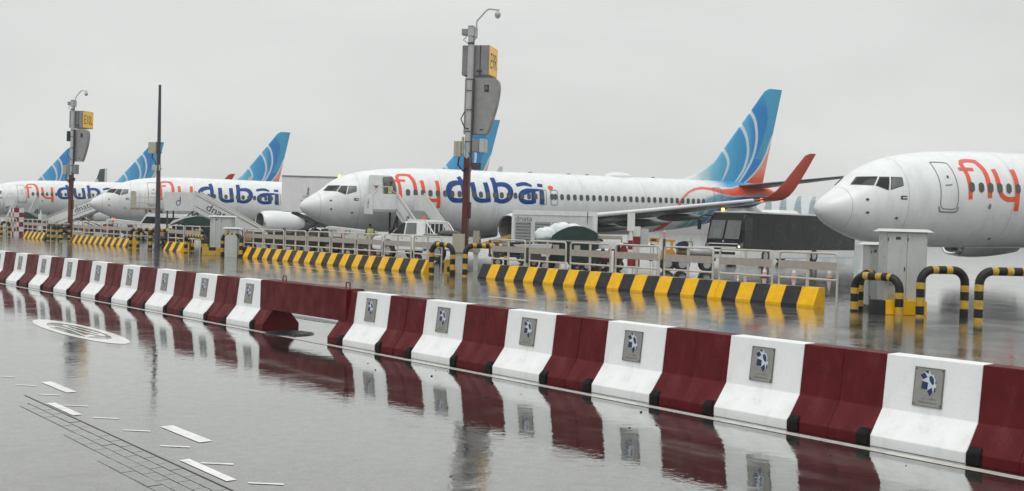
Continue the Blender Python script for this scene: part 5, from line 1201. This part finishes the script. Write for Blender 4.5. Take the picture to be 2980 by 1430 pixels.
m = MB(); m.box(1.42, 1.78, -.03, -.003, .7, 1.62); m.build('control_panel', M_DGREY, bx, bevel=.006)
m = MB(); m.tube([(1.6, -.05, 2.05), (1.6, -.05, 2.62)], .015, 6); m.build('aerial', M_BLACK, bx)
m = MB(); add_text(m, 'dnata', (-1.5, -.012, 2.23), (1, 0, 0), (0, 0, 1), w=.82, h=.24); m.build('lettering', M_INKG, bx)
m = MB(); m.box(-2.6, 2.1, .1, 2.1, .42, .62); m.build('chassis', M_DGREY, t, bevel=.02)
m = MB(); m.box(-2.75, -2.1, .3, 2.1, .62, 1.1); m.build('engine_cover', M_WPANEL, t, bevel=.03)
m = MB(); m.beam((-4.6, .2, .55), (-2.1, .2, 1.35), .16, .18); m.build('hose_boom', M_TYEL, t)
for x in (-1.5, 1.5):
    for y in (.2, 2.0): wheel(t, x, y, .34, .22)
# ------------------------------------------------------------------ waste carts
def waste_cart(loc, rz, label, bags=True, white_lip=False):
    t = thing('waste_cart', label, 'waste cart', loc, rz, 'dark green hooded waste carts')
    m = MB(); m.loft([[(-1.2, -.7, .45), (1.2, -.7, .45), (1.2, .7, .45), (-1.2, .7, .45)], [(-1.3, -.78, 1.3), (1.3, -.78, 1.3), (1.3, .78, 1.3), (-1.3, .78, 1.3)]]); m.build('bin', M_GREEN, t, bevel=.02)
    k = 14; arc = [(-.7+1.95*i/k, 1.3+.62*math.sin(math.pi*(.06+.80*i/k))**.8) for i in range(k+1)]
    m = MB(); m.prism([(-.7, 1.26)]+arc+[(1.25, 1.26)], 'y', -.76, .76); m.build('hood', M_GREEN, t, bevel=.02)
    m = MB(); m.box(-1.34, 1.34, -.82, .82, 1.24, 1.3); m.build('rim', M_GPANEL, t, bevel=.01)
    if white_lip:
        m = MB(); m.prism([(-1.5, 1.3), (-1.2, 1.62), (-.5, 1.86), (.2, 1.96), (.2, 1.9), (-.5, 1.76), (-1.1, 1.46)], 'y', -.8, .8); m.build('tarpaulin', M_WPANEL, t, bevel=.01)
    m = MB(); m.beam((-1.2, 0, .4), (-2.1, 0, .35), .08, .08); m.box(-1.2, 1.2, -.6, .6, .36, .45); m.build('drawbar', M_DGREY, t)
    for x in (-.85, .85):
        for y in (-.62, .62): wheel(t, x, y, .24, .14)
    for x in (-.5, .4):
        m = MB(); m.box(x-.13, x+.13, -.80, -.782, .75, 1.1); m.build('notice', M_CREAM, t)
    return t
def bag(loc, r, sc, m_, label):
    m = MB(); m.ball((0, 0, 0), r, 18, 12, sc=sc); rr = np.random.default_rng(int(loc[0]*1000) % 9999)
    V = []
    for p in m.v:
        q = np.array(p); d = q/(np.linalg.norm(q)+1e-9); f = 1+.10*math.sin(6*d[0]+3*d[1])*math.cos(5*d[2]+2)+.06*math.sin(13*d[0]+9*d[2])+rr.normal(0, .02); V.append(tuple(q*f))
    m.v = V; o = m.build('waste_bag', m_, smooth=70, loc=loc); tag(o, label, 'waste bag', 'plastic waste bags on the cart'); return o
P_ = at(1655, 46); waste_cart((P_[0], 46, 0), R(-6), 'large dark green hooded waste cart heaped with plastic bags before the dnata unit')
bag((P_[0]-1.05, 45.7, 1.52), .42, (1.1, .8, .75), M_BAGW, 'pale crumpled waste bag at the left end of the waste cart')
bag((P_[0]-.55, 45.6, 1.43), .34, (1.1, .8, .55), M_BAGB, 'pale blue waste bag low on the waste cart')
bag((P_[0]-.35, 45.9, 1.72), .46, (1.25, .9, .72), M_BAGW, 'largest white waste bag on top of the waste cart')
bag((P_[0]+.15, 46.1, 1.82), .32, (1.2, .9, .6), M_BAGW, 'small white waste bag leaning on the green hood')
P_ = at(565, 70); waste_cart((P_[0], 70, 0), R(6), 'dark green waste cart with white tarpaulin edge left of the ribbed cabinet', white_lip=True)
P_ = at(88, 96); waste_cart((P_[0], 96, 0), R(186), 'dark green waste cart right of the checkered post')
t = thing('cart_tray', 'white sloping tray on a low cart left of the large waste cart', 'cart', (at(1560, 45)[0], 45, 0), R(-4))
m = MB(); m.loft([[(-.75, -.5, .95), (.65, -.5, .95), (.65, .5, .95), (-.75, .5, .95)], [(-.95, -.55, 1.06), (.7, -.55, 1.14), (.7, .55, 1.14), (-.95, .55, 1.06)]]); m.build('tray', M_WHITE, t, bevel=.02)
m = MB(); m.box(-.6, .6, -.45, .45, .42, .94); m.build('frame', M_DGREY, t, bevel=.02); m = MB(); m.box(.25, .6, -.52, -.46, .6, .9); m.build('lamp_box', M_WPANEL, t, bevel=.02)
for x in (-.4, .4):
    for y in (-.4, .4): wheel(t, x, y, .22, .12)

# ------------------------------------------------------------------ red and white posts
def banded_post(px, depth, wd, bands, z1, label, extra=None):
    t = thing('banded_post', label, 'post', at(px, depth), 0, 'red and white banded posts'); z = 0; h = z1/bands
    for i in range(bands):
        m = MB(); m.box(-wd/2, wd/2, -wd/2, wd/2, i*h, (i+1)*h-.002); m.build('band', M_RED if i % 2 else M_WSTRIPE, t, bevel=.004)
    if extra: extra(t, z1)
    return t
def ex1(t, z1):
    m = MB(); m.box(-.13, .15, -.06, .06, z1+.35, z1+1.05); m.box(-.05, .07, -.04, .04, z1-.1, z1+.35); m.build('sign_plate', M_WSTRIPE, t, bevel=.006)
def ex2(t, z1):
    m = MB(); m.box(.14, .45, -.08, .08, z1-.8, z1-.08); m.build('grey_panel', M_GREY, t, bevel=.01)
    m = MB(); m.tube([(.1, 0, z1-.9), (.14, -.02, z1-1.2), (.0, 0, z1-1.3)], .02, 6); m.build('cable', M_BLACK, t)
banded_post(1834, 41, .17, 4, 1.42, 'red and white post carrying a tall white plate, behind the railings', ex1)
banded_post(1852, 41.5, .26, 5, 1.96, 'taller red and white post with a grey panel on its right', ex2)
t = thing('checkered_post', 'red and white checkered square column at the far left', 'column', at(47, 84), R(-40))
nb = 6
m = MB(); m.box(-.38, .38, -.38, .38, 0, 2.2); m.build('core', M_WSTRIPE, t)
for i in range(nb):
    z0 = 2.22-.37*(i+1)
    for a in range(2):
        m = MB(); m.box(.38, .40, -.40+.40*a, .40*a-.003, z0, z0+.367); m.build('check_panel', M_RED if (i+a) % 2 == 0 else M_WSTRIPE, t)
    for a in range(3):
        m = MB(); m.box(-.38+.253*a, -.38+.253*a+.250, -.40, -.38, z0, z0+.367); m.build('check_panel', M_RED if (i+a) % 2 else M_WSTRIPE, t)
# ------------------------------------------------------------------ bars, trailer, machines behind the railings
def striped_bar(px0, px1, depth, z, label, r=.075):
    a, b = at(px0, depth), at(px1, depth); L = b[0]-a[0]; n = max(4, int(L/.17)); P = [(L*i/n, 0, z) for i in range(n+1)]
    P = [(0, 0, 0), (0, 0, z)]+P[1:-1]+[(L, 0, z), (L, 0, 0)]
    ring = [1]+[i % 2 for i in range(len(P)-1)]
    m = MB(); m.tube(P, r, 10, ring=ring); o = m.build('striped_bar', [M_WSTRIPE, M_TBLK], loc=a, smooth=50); tag(o, label, 'barrier bar', 'black and white tube bars'); return o
striped_bar(1800, 1905, 43, 1.22, 'long black and white tube bar behind the red and white posts')
striped_bar(1738, 1782, 42, .98, 'short black and white tube bar before the red trailer')
P_ = at(1765, 47); t = thing('red_trailer', 'low red trailer with a white cover beside the waste cart', 'trailer', (P_[0], 47, 0), R(-3))
m = MB(); m.box(-.95, .75, -.6, .6, .5, .82); m.build('body', M_RED, t, bevel=.02); m = MB(); m.prism([(-1.0, .95), (.55, .95), (.72, 1.22), (-1.0, 1.28)], 'y', -.62, .62); m.build('cover', M_WHITE, t, bevel=.02)
m = MB(); m.prism([(.5, .84), (.95, .84), (.72, 1.26)], 'y', -.64, .64); m.build('end_gusset', M_RED, t); m = MB(); m.box(-1.0, .6, -.64, .64, .84, .94); m.build('edge', M_RED, t)
m = MB(); m.box(-.7, -.05, -.65, -.63, 1.42, 1.5); m.box(.05, .6, -.65, -.63, 1.42, 1.5); m.box(-.75, .66, -.64, -.60, 1.38, 1.54); m.box(-.75, -.7, -.6, -.56, 1.28, 1.4); m.box(.6, .66, -.6, -.56, 1.2, 1.4); m.build('sign_board', M_CREAM, t)
m = MB(); m.box(-.9, .7, -.55, .55, .36, .5); m.build('chassis', M_BLACK, t)
for x in (-.6, .5):
    for y in (-.5, .5): wheel(t, x, y, .26, .16)
P_ = at(1962, 48); t = thing('tow_machine', 'small yellow tow machine with a navy seat behind the railings', 'tow machine', (P_[0], 48, 0), R(-4))
m = MB(); m.prism([(-.6, .45), (-.55, .95), (-.1, 1.0), (.1, .75), (.45, .75), (.5, .45)], 'y', -.5, .5); m.build('body', M_YELM, t, bevel=.03)
m = MB(); m.box(-.55, .0, -.45, -.35, 1.32, 1.42); m.box(-.55, -.45, -.45, -.38, .95, 1.35); m.box(-.2, -.08, -.45, -.38, .95, 1.35); m.build('frame', M_YELM, t, bevel=.01)
m = MB(); m.prism([(.02, 1.0), (.1, 1.25), (.35, 1.38), (.62, 1.36), (.6, 1.0)], 'y', -.35, .35); m.build('seat', M_NAVY, t, bevel=.05)
m = MB(); m.tube([(.58, -.3, 1.36), (.78, -.3, 1.34), (.8, -.3, 1.0)], .02, 6); m.build('lever', M_DGREY, t)
m = MB(); m.beam((-.6, 0, .5), (-1.1, 0, .45), .08, .08); m.beam((.4, 0, .55), (.9, 0, .55), .3, .12); m.build('drawbar', M_DGREY, t)
for x in (-.3, .35):
    for y in (-.45, .45): wheel(t, x, y, .34, .2)
P_ = at(2030, 48.5); t = thing('tank_trailer', 'grey cylindrical tank trailer between the tow machine and the coach', 'trailer', (P_[0]-.1, 48.5, 0), R(-3))
m = MB(); m.tube([(-.85, 0, .88), (-.78, 0, .88), (.78, 0, .88), (.85, 0, .88)], [.2, .28, .28, .2], 18); m.build('tank', M_GALV, t, smooth=50)
m = MB(); m.box(-.8, .9, -.3, .3, .5, .62); m.tube([(-.2, 0, 1.1), (-.2, 0, 1.5)], .015, 6); m.build('frame', M_DGREY, t)
for x in (.5,):
    for y in (-.35, .35): wheel(t, x, y, .32, .18)
t = thing('hazard_post', 'slim post with a faded red cap between two railing panels', 'post', at(1933, 42), 0)
m = MB(); m.tube([(0, 0, 0), (0, 0, 1.5)], .05, 10); m.build('stem', M_DGREY, t); m = MB(); m.tube([(0, 0, 1.2), (0, 0, 1.6), (0, 0, 1.78), (0, 0, 1.84)], [.045, .05, .07, .03], 10); m.build('cap', M_PINK, t)
t = thing('stand_sign', 'small amber sign board with dark lettering on the apron under the tail', 'sign', at(1904, 62), 0)
m = MB(); m.box(-.28, .28, 0, .05, 1.1, 1.36); bd = m.build('board', M_YELM, t); m = MB(); m.box(-.2, .12, -.012, -.002, 1.17, 1.29); m.build('lettering', M_INK, bd); m = MB(); m.tube([(-.2, .03, 0), (-.2, .03, 1.1)], .02, 6); m.tube([(.2, .03, 0), (.2, .03, 1.1)], .02, 6); m.build('leg', M_GALV, t)
# traffic cones
def cone(px, d, label):
    t = thing('traffic_cone', label, 'traffic cone', at(px, d), 0, 'faded traffic cones')
    m = MB(); m.tube([(0, 0, .03), (0, 0, .22), (0, 0, .33), (0, 0, .5)], [.12, .08, .055, .025], 12); m.build('cone', M_PINK, t, smooth=50); m = MB(); m.tube([(0, 0, .22), (0, 0, .33)], [.084, .059], 12); m.build('sleeve', M_WSTRIPE, t); m = MB(); m.box(-.15, .15, -.15, .15, 0, .03); m.build('base', M_BLACK, t)
cone(2227, 44, 'faded pink cone under the coach side, left one'); cone(2313, 44, 'faded pink cone under the coach side, right one'); cone(2416, 44.5, 'pale cone by the end of the railings')
# low bulk objects glimpsed through the railings
def gpu(px, d, rz, label, word=None):
    t = thing('power_unit', label, 'ground power unit', at(px, d), rz, 'pale ground power units under aircraft noses')
    m = MB(); m.prism([(-1.5, .75), (-1.45, 1.45), (-1.3, 1.55), (1.4, 1.32), (1.5, 1.2), (1.5, .75)], 'y', -.6, .6); b_ = m.build('housing', M_WPANEL, t, bevel=.04)
    m = MB()
    for i in range(3): m.box(-1.2, -.75, -.61, -.602, 1.2+.06*i, 1.23+.06*i)
    m.build('vent', M_SEAL, b_)
    if word: m = MB(); add_text(m, word, (-.1, -.604, 1.2), (1, 0, 0), (0, 0, 1), h=.24); m.build('lettering', M_DGREY, b_)
    m = MB(); m.box(-1.4, 1.4, -.55, .55, .4, .75); m.build('chassis', M_DGREY, t, bevel=.02)
    for x in (-1, 1):
        for y in (-.5, .5): wheel(t, x, y, .3, .18)
gpu(1022, 62, R(-2), 'pale power unit under the nose of the middle airliner', 'E7'); gpu(366, 88, R(-2), 'pale power unit under the nose of the second airliner')
def tractor(px, d, rz, label, m_=M_BLACK, sc=1.):
    t = thing('baggage_tractor', label, 'tractor', at(px, d), rz, 'baggage tractors behind the railings')
    m = MB(); m.prism([(-1.3, .4), (-1.3, .95), (-.3, 1.0), (-.1, .8), (.3, .8), (.4, 1.05), (1.35, .98), (1.4, .4)], 'y', -.65, .65); m.build('body', m_, t, bevel=.04)
    m = MB(); m.box(-.35, .3, -.5, .5, .8, .95); m.box(-.45, -.35, -.5, .5, .9, 1.4); m.build('seat', M_BLACK, t, bevel=.03)
    m = MB(); m.tube([(-.1, 0, .8), (.05, 0, 1.15), (.08, 0, 1.18)], .03, 6); m.tube([(.0, -.14, 1.16), (.12, 0, 1.2), (.0, .14, 1.16)], .02, 6); m.build('steering_wheel', M_BLACK, t)
    for x in (-.85, .9):
        for y in (-.58, .58): wheel(t, x, y, .36, .2)
tractor(848, 58, R(5), 'dark baggage tractor behind the railings below the catering truck'); tractor(925, 60, R(170), 'dark baggage tractor under the middle airliner nose')
def dolly(px, d, label, col=M_BLACK, n=1):
    t = thing('baggage_dolly', label, 'baggage dolly', at(px, d), R(3), 'loaded baggage dollies behind the railings')
    m = MB(); m.box(-1.2, 1.2, -.7, .7, .45, .55); m.build('deck', M_DGREY, t)
    m = MB()
    for x in (-1.15, 1.15):
        for y in (-.65, .65): m.tube([(x, y, .5), (x, y, 1.2)], .03, 6)
    m.build('stake', M_RED, t)
    rr = random.Random(int(px)); x = -1.05
    while x < .9:
        wd = rr.uniform(.3, .6); h = rr.uniform(.3, .62); m = MB(); m.box(x, x+wd-.02, -.5, .4, .55, .55+h); m.build('suitcase', rr.choice([M_BLACK, M_NAVY, M_DGREY, M_TAN, M_RED, col]), t, bevel=.04); x += wd
    for x in (-.8, .8):
        for y in (-.55, .55): wheel(t, x, y, .22, .14)
for px, d, lab in ((1060, 57, 'loaded baggage dolly under the ramp worker'), (1720, 50, 'loaded baggage dolly right of the waste cart'), (1500, 48, 'loaded baggage dolly left of the waste cart'), (115, 88, 'loaded baggage dolly right of the checkered post'), (290, 85, 'loaded baggage dolly right of the left sign mast'), (345, 84, 'second loaded baggage dolly right of the left sign mast'), (60, 92, 'loaded baggage dolly behind the checkered post'), (770, 62, 'loaded baggage dolly left of the dark tractors'), (510, 68, 'loaded baggage dolly right of the thin dark pole')): dolly(px, d, lab)
t = thing('camera_post', 'short banded black and white post with a grey box before the leftmost fuselage', 'post', at(117, 86), 0)
m = MB()
for i, mt in enumerate((0, 1, 0, 1)): m.box(-.14, .14, -.14, .14, .45*i, .45*(i+1), 0 if mt else 1)
m.build('shaft', [M_WSTRIPE, M_BLACK], t); m = MB(); m.box(.16, .46, -.12, .12, 1.2, 1.75); m.build('box', M_GREY, t, bevel=.01); m = MB(); m.tube([(0, 0, 1.8), (0, 0, 2.1)], .05, 8); m.build('lamp_stem', M_WSTRIPE, t)
m = MB(); m.ball((0, 0, .0), .075, 10, 8); 
bc = thing('red_marker_light', 'small lit red marker light on a post behind the railing', 'marker light', at(328, 75), 0)
m = MB(); m.tube([(0, 0, 0), (0, 0, 1.5)], .03, 6); m.build('stem', M_DGREY, bc); m = MB(); m.tube([(0, 0, 1.5), (0, 0, 1.64)], [.07, .05], 10); m.build('lens', M_REDL, bc)
bc = thing('red_marker_light', 'small lit red marker light on a post under the middle airliner nose', 'marker light', at(993, 58), 0)
m = MB(); m.tube([(0, 0, 0), (0, 0, 1.15)], .03, 6); m.build('stem', M_DGREY, bc); m = MB(); m.tube([(0, 0, 1.15), (0, 0, 1.26)], [.055, .04], 10); m.build('lens', M_REDL, bc)
# a low white van beyond the second railing run
t = thing('van', 'white van half hidden behind railings under the second airliner', 'van', at(472, 86), R(178))
m = MB(); m.prism([(-2.2, .4), (-2.2, 1.95), (-1.9, 2.05), (1.0, 2.05), (1.6, 1.2), (2.3, 1.0), (2.35, .4)], 'y', -.85, .85); b_ = m.build('body', M_WHITE, t, bevel=.06)
m = MB(); m.box(-1.9, .1, .852, .86, 1.25, 1.75); m.build('window', M_GLASS, b_)
for y in (.852, -.862): m = MB(); m.prism([(.2, 1.25), (1.4, 1.25), (1.02, 1.8), (.2, 1.8)], 'y', y, y+.01); m.build('window', M_GLASS, b_)
for x in (-1.4, 1.4):
    for y in (-.8, .8): wheel(t, x, y, .34, .2)

# ------------------------------------------------------------------ people (continuous skinned bodies)
def person(loc, rz, label, vest=True, arms=((.30, -.02, 1.02), (.22, .22, 1.05)), h=1.74):
    t = thing('person', label, 'person', loc, rz)
    J = [(0, 0, .95), (0, 0, 1.15), (0, 0, 1.38), (0, 0, 1.50), (0, .02, 1.60), (0, .02, 1.70),
         (.10, 0, .90), (.11, .03, .50), (.11, -.02, .09), (.11, .12, .04), (-.10, 0, .90), (-.13, -.06, .50), (-.14, -.14, .09), (-.14, 0, .04),
         (.19, 0, 1.42), (.26, -.03, 1.16), tuple(np.array(arms[0])), (-.19, 0, 1.42), (-.27, 0, 1.17), (-arms[1][0], arms[1][1], arms[1][2])]
    E = [(0, 1), (1, 2), (2, 3), (3, 4), (4, 5), (0, 6), (6, 7), (7, 8), (8, 9), (0, 10), (10, 11), (11, 12), (12, 13), (2, 14), (14, 15), (15, 16), (2, 17), (17, 18), (18, 19)]
    rad = [.15, .14, .16, .06, .085, .07, .09, .065, .045, .035, .09, .065, .045, .035, .065, .045, .035, .065, .045, .035]
    me = bpy.data.meshes.new('body'); me.from_pydata(J, E, []); o = bpy.data.objects.new('body', me); COL.objects.link(o)
    sk = o.modifiers.new('skin', 'SKIN'); sk.use_smooth_shade = True
    for v, r_ in zip(me.skin_vertices[0].data, rad): v.radius = (r_, r_*.85)
    me.skin_vertices[0].data[0].use_root = True
    o.modifiers.new('sub', 'SUBSURF').levels = 1
    dg = bpy.context.evaluated_depsgraph_get(); nm = bpy.data.meshes.new_from_object(o.evaluated_get(dg)); bpy.data.objects.remove(o)
    for mt in (M_SKIN, M_TROU, M_NAVY): nm.materials.append(mt)
    for p in nm.polygons:
        z = p.center.z; p.material_index = 1 if (z < 1.0 and abs(p.center.x) < .2) else (0 if z > 1.5 or z < 1.08 and abs(p.center.x) > .19 else 2)
    link('body', nm, t)
    if vest:
        m = MB(); k = 14; rings = []
        for z, a, b_ in ((.86, .205, .175), (1.0, .20, .175), (1.2, .20, .17), (1.4, .215, .165), (1.47, .13, .11)): rings.append([(a*math.cos(2*math.pi*i/k), b_*math.sin(2*math.pi*i/k), z) for i in range(k)])
        m.loft(rings, caps=False); m.build('vest', M_VEST, t, smooth=60)
        m = MB(); m.loft([[(.206*math.cos(2*math.pi*i/k), .178*math.sin(2*math.pi*i/k), z) for i in range(k)] for z in (1.08, 1.13)], caps=False); m.build('reflective_band', M_WSTRIPE, t)
    m = MB(); m.ball((0, .01, 1.70), .10, 12, 8, sc=(.92, 1.0, .82)); m.build('hair', M_HAIR, t, smooth=60)
    return t
person((at(1076, 60.5)[0], 60.5, 0), R(200), 'ramp worker in a yellow green vest standing under the middle airliner')
q = near1(5.05, 2.35); person((q[0], q[1], 2.62), R(150), 'worker in a yellow green vest in the doorway of the middle airliner')
t = thing('red_barrel', 'dull red barrel beside the ramp worker', 'barrel', at(1100, 60.2), 0); m = MB(); m.tube([(0, 0, 0), (0, 0, .04), (0, 0, 1.02), (0, 0, 1.06)], [.28, .31, .31, .28], 18); m.build('drum', M_RED, t, smooth=40); m = MB(); m.tube([(0, 0, .35), (0, 0, .38)], .32, 18); m.tube([(0, 0, .7), (0, 0, .73)], .32, 18); m.build('hoop', M_RED, t)

# ------------------------------------------------------------------ far hall with crescent glazing, far low buildings
X0 = at(2170, 175)[0]; t = thing('terminal_hall', 'pale hall with a curved roof and slanting grey crescents behind the coach', 'building', (X0, 175, 0), R(-6))
prof = [(0, 0), (0, 3.2), (.6, 4.6), (1.8, 6.0), (3.6, 7.2), (6, 7.9), (9, 8.1), (24, 8.1), (24, 0)]
m = MB(); m.prism([(y, z) for y, z in prof], 'x', -2.2, 23); m.build('shell', M_HALL, t, smooth=40)
def roof(u):
    a = np.array(prof[1:7]); L = np.r_[0, np.cumsum(np.linalg.norm(np.diff(a, axis=0), axis=1))]; return np.interp(u*L[-1], L, a[:, 0]), np.interp(u*L[-1], L, a[:, 1])
for i in range(10):
    m = MB(); V = []; k = 10
    for j in range(k+1):
        u = j/k; y, z = roof(.05+.85*u); wd = 1.35*(1-u)**.8+.04; xc = 1.0+2.4*i+1.7*u**1.6
        V += [(xc-wd*.5, y-.06, z+.06), (xc+wd*.5, y-.06, z+.06)]
    m.add(V, [(2*j, 2*j+1, 2*j+3, 2*j+2) for j in range(k)]); m.build('crescent_glazing', M_HALLD, t)
for px, d, wd, h, lab in ((2010, 520, 26, 7, 'low grey distant building under the tail of the middle airliner'), (2120, 480, 18, 9, 'distant grey building left of the coach'), (2850, 600, 120, 8, 'long low distant building under the nearest airliner'), (1930, 640, 40, 8, 'pale distant building beyond the apron')):
    t = thing('distant_building', lab, 'building', at(px, d), R(3)); m = MB(); m.box(-wd/2, wd/2, 0, 14, 0, h); m.build('wall', M_FARB, t); m = MB(); m.box(-wd/2-.3, wd/2+.3, -.3, 14.3, h, h+.5); m.build('roof', M_HALL, t)
    m = MB()
    for i in range(int(wd/4)): m.box(-wd/2+1+4*i, -wd/2+3.4+4*i, -.05, -.01, h*.5, h*.8)
    m.build('window', M_HALLD, t)

# ------------------------------------------------------------------ rain haze
hm = bpy.data.materials.new('rain_haze'); hm.use_nodes = True; ht = hm.node_tree; ht.nodes.clear()
pvn = ht.nodes.new('ShaderNodeVolumePrincipled'); pvn.inputs['Color'].default_value = (.96, .97, .97, 1); pvn.inputs['Density'].default_value = HAZE
oo = ht.nodes.new('ShaderNodeOutputMaterial'); ht.links.new(pvn.outputs[0], oo.inputs['Volume'])
m = MB(); m.box(-3100, 3100, -3100, 3100, -1.0, 18.0); tag(m.build('haze', hm), kind='stuff')
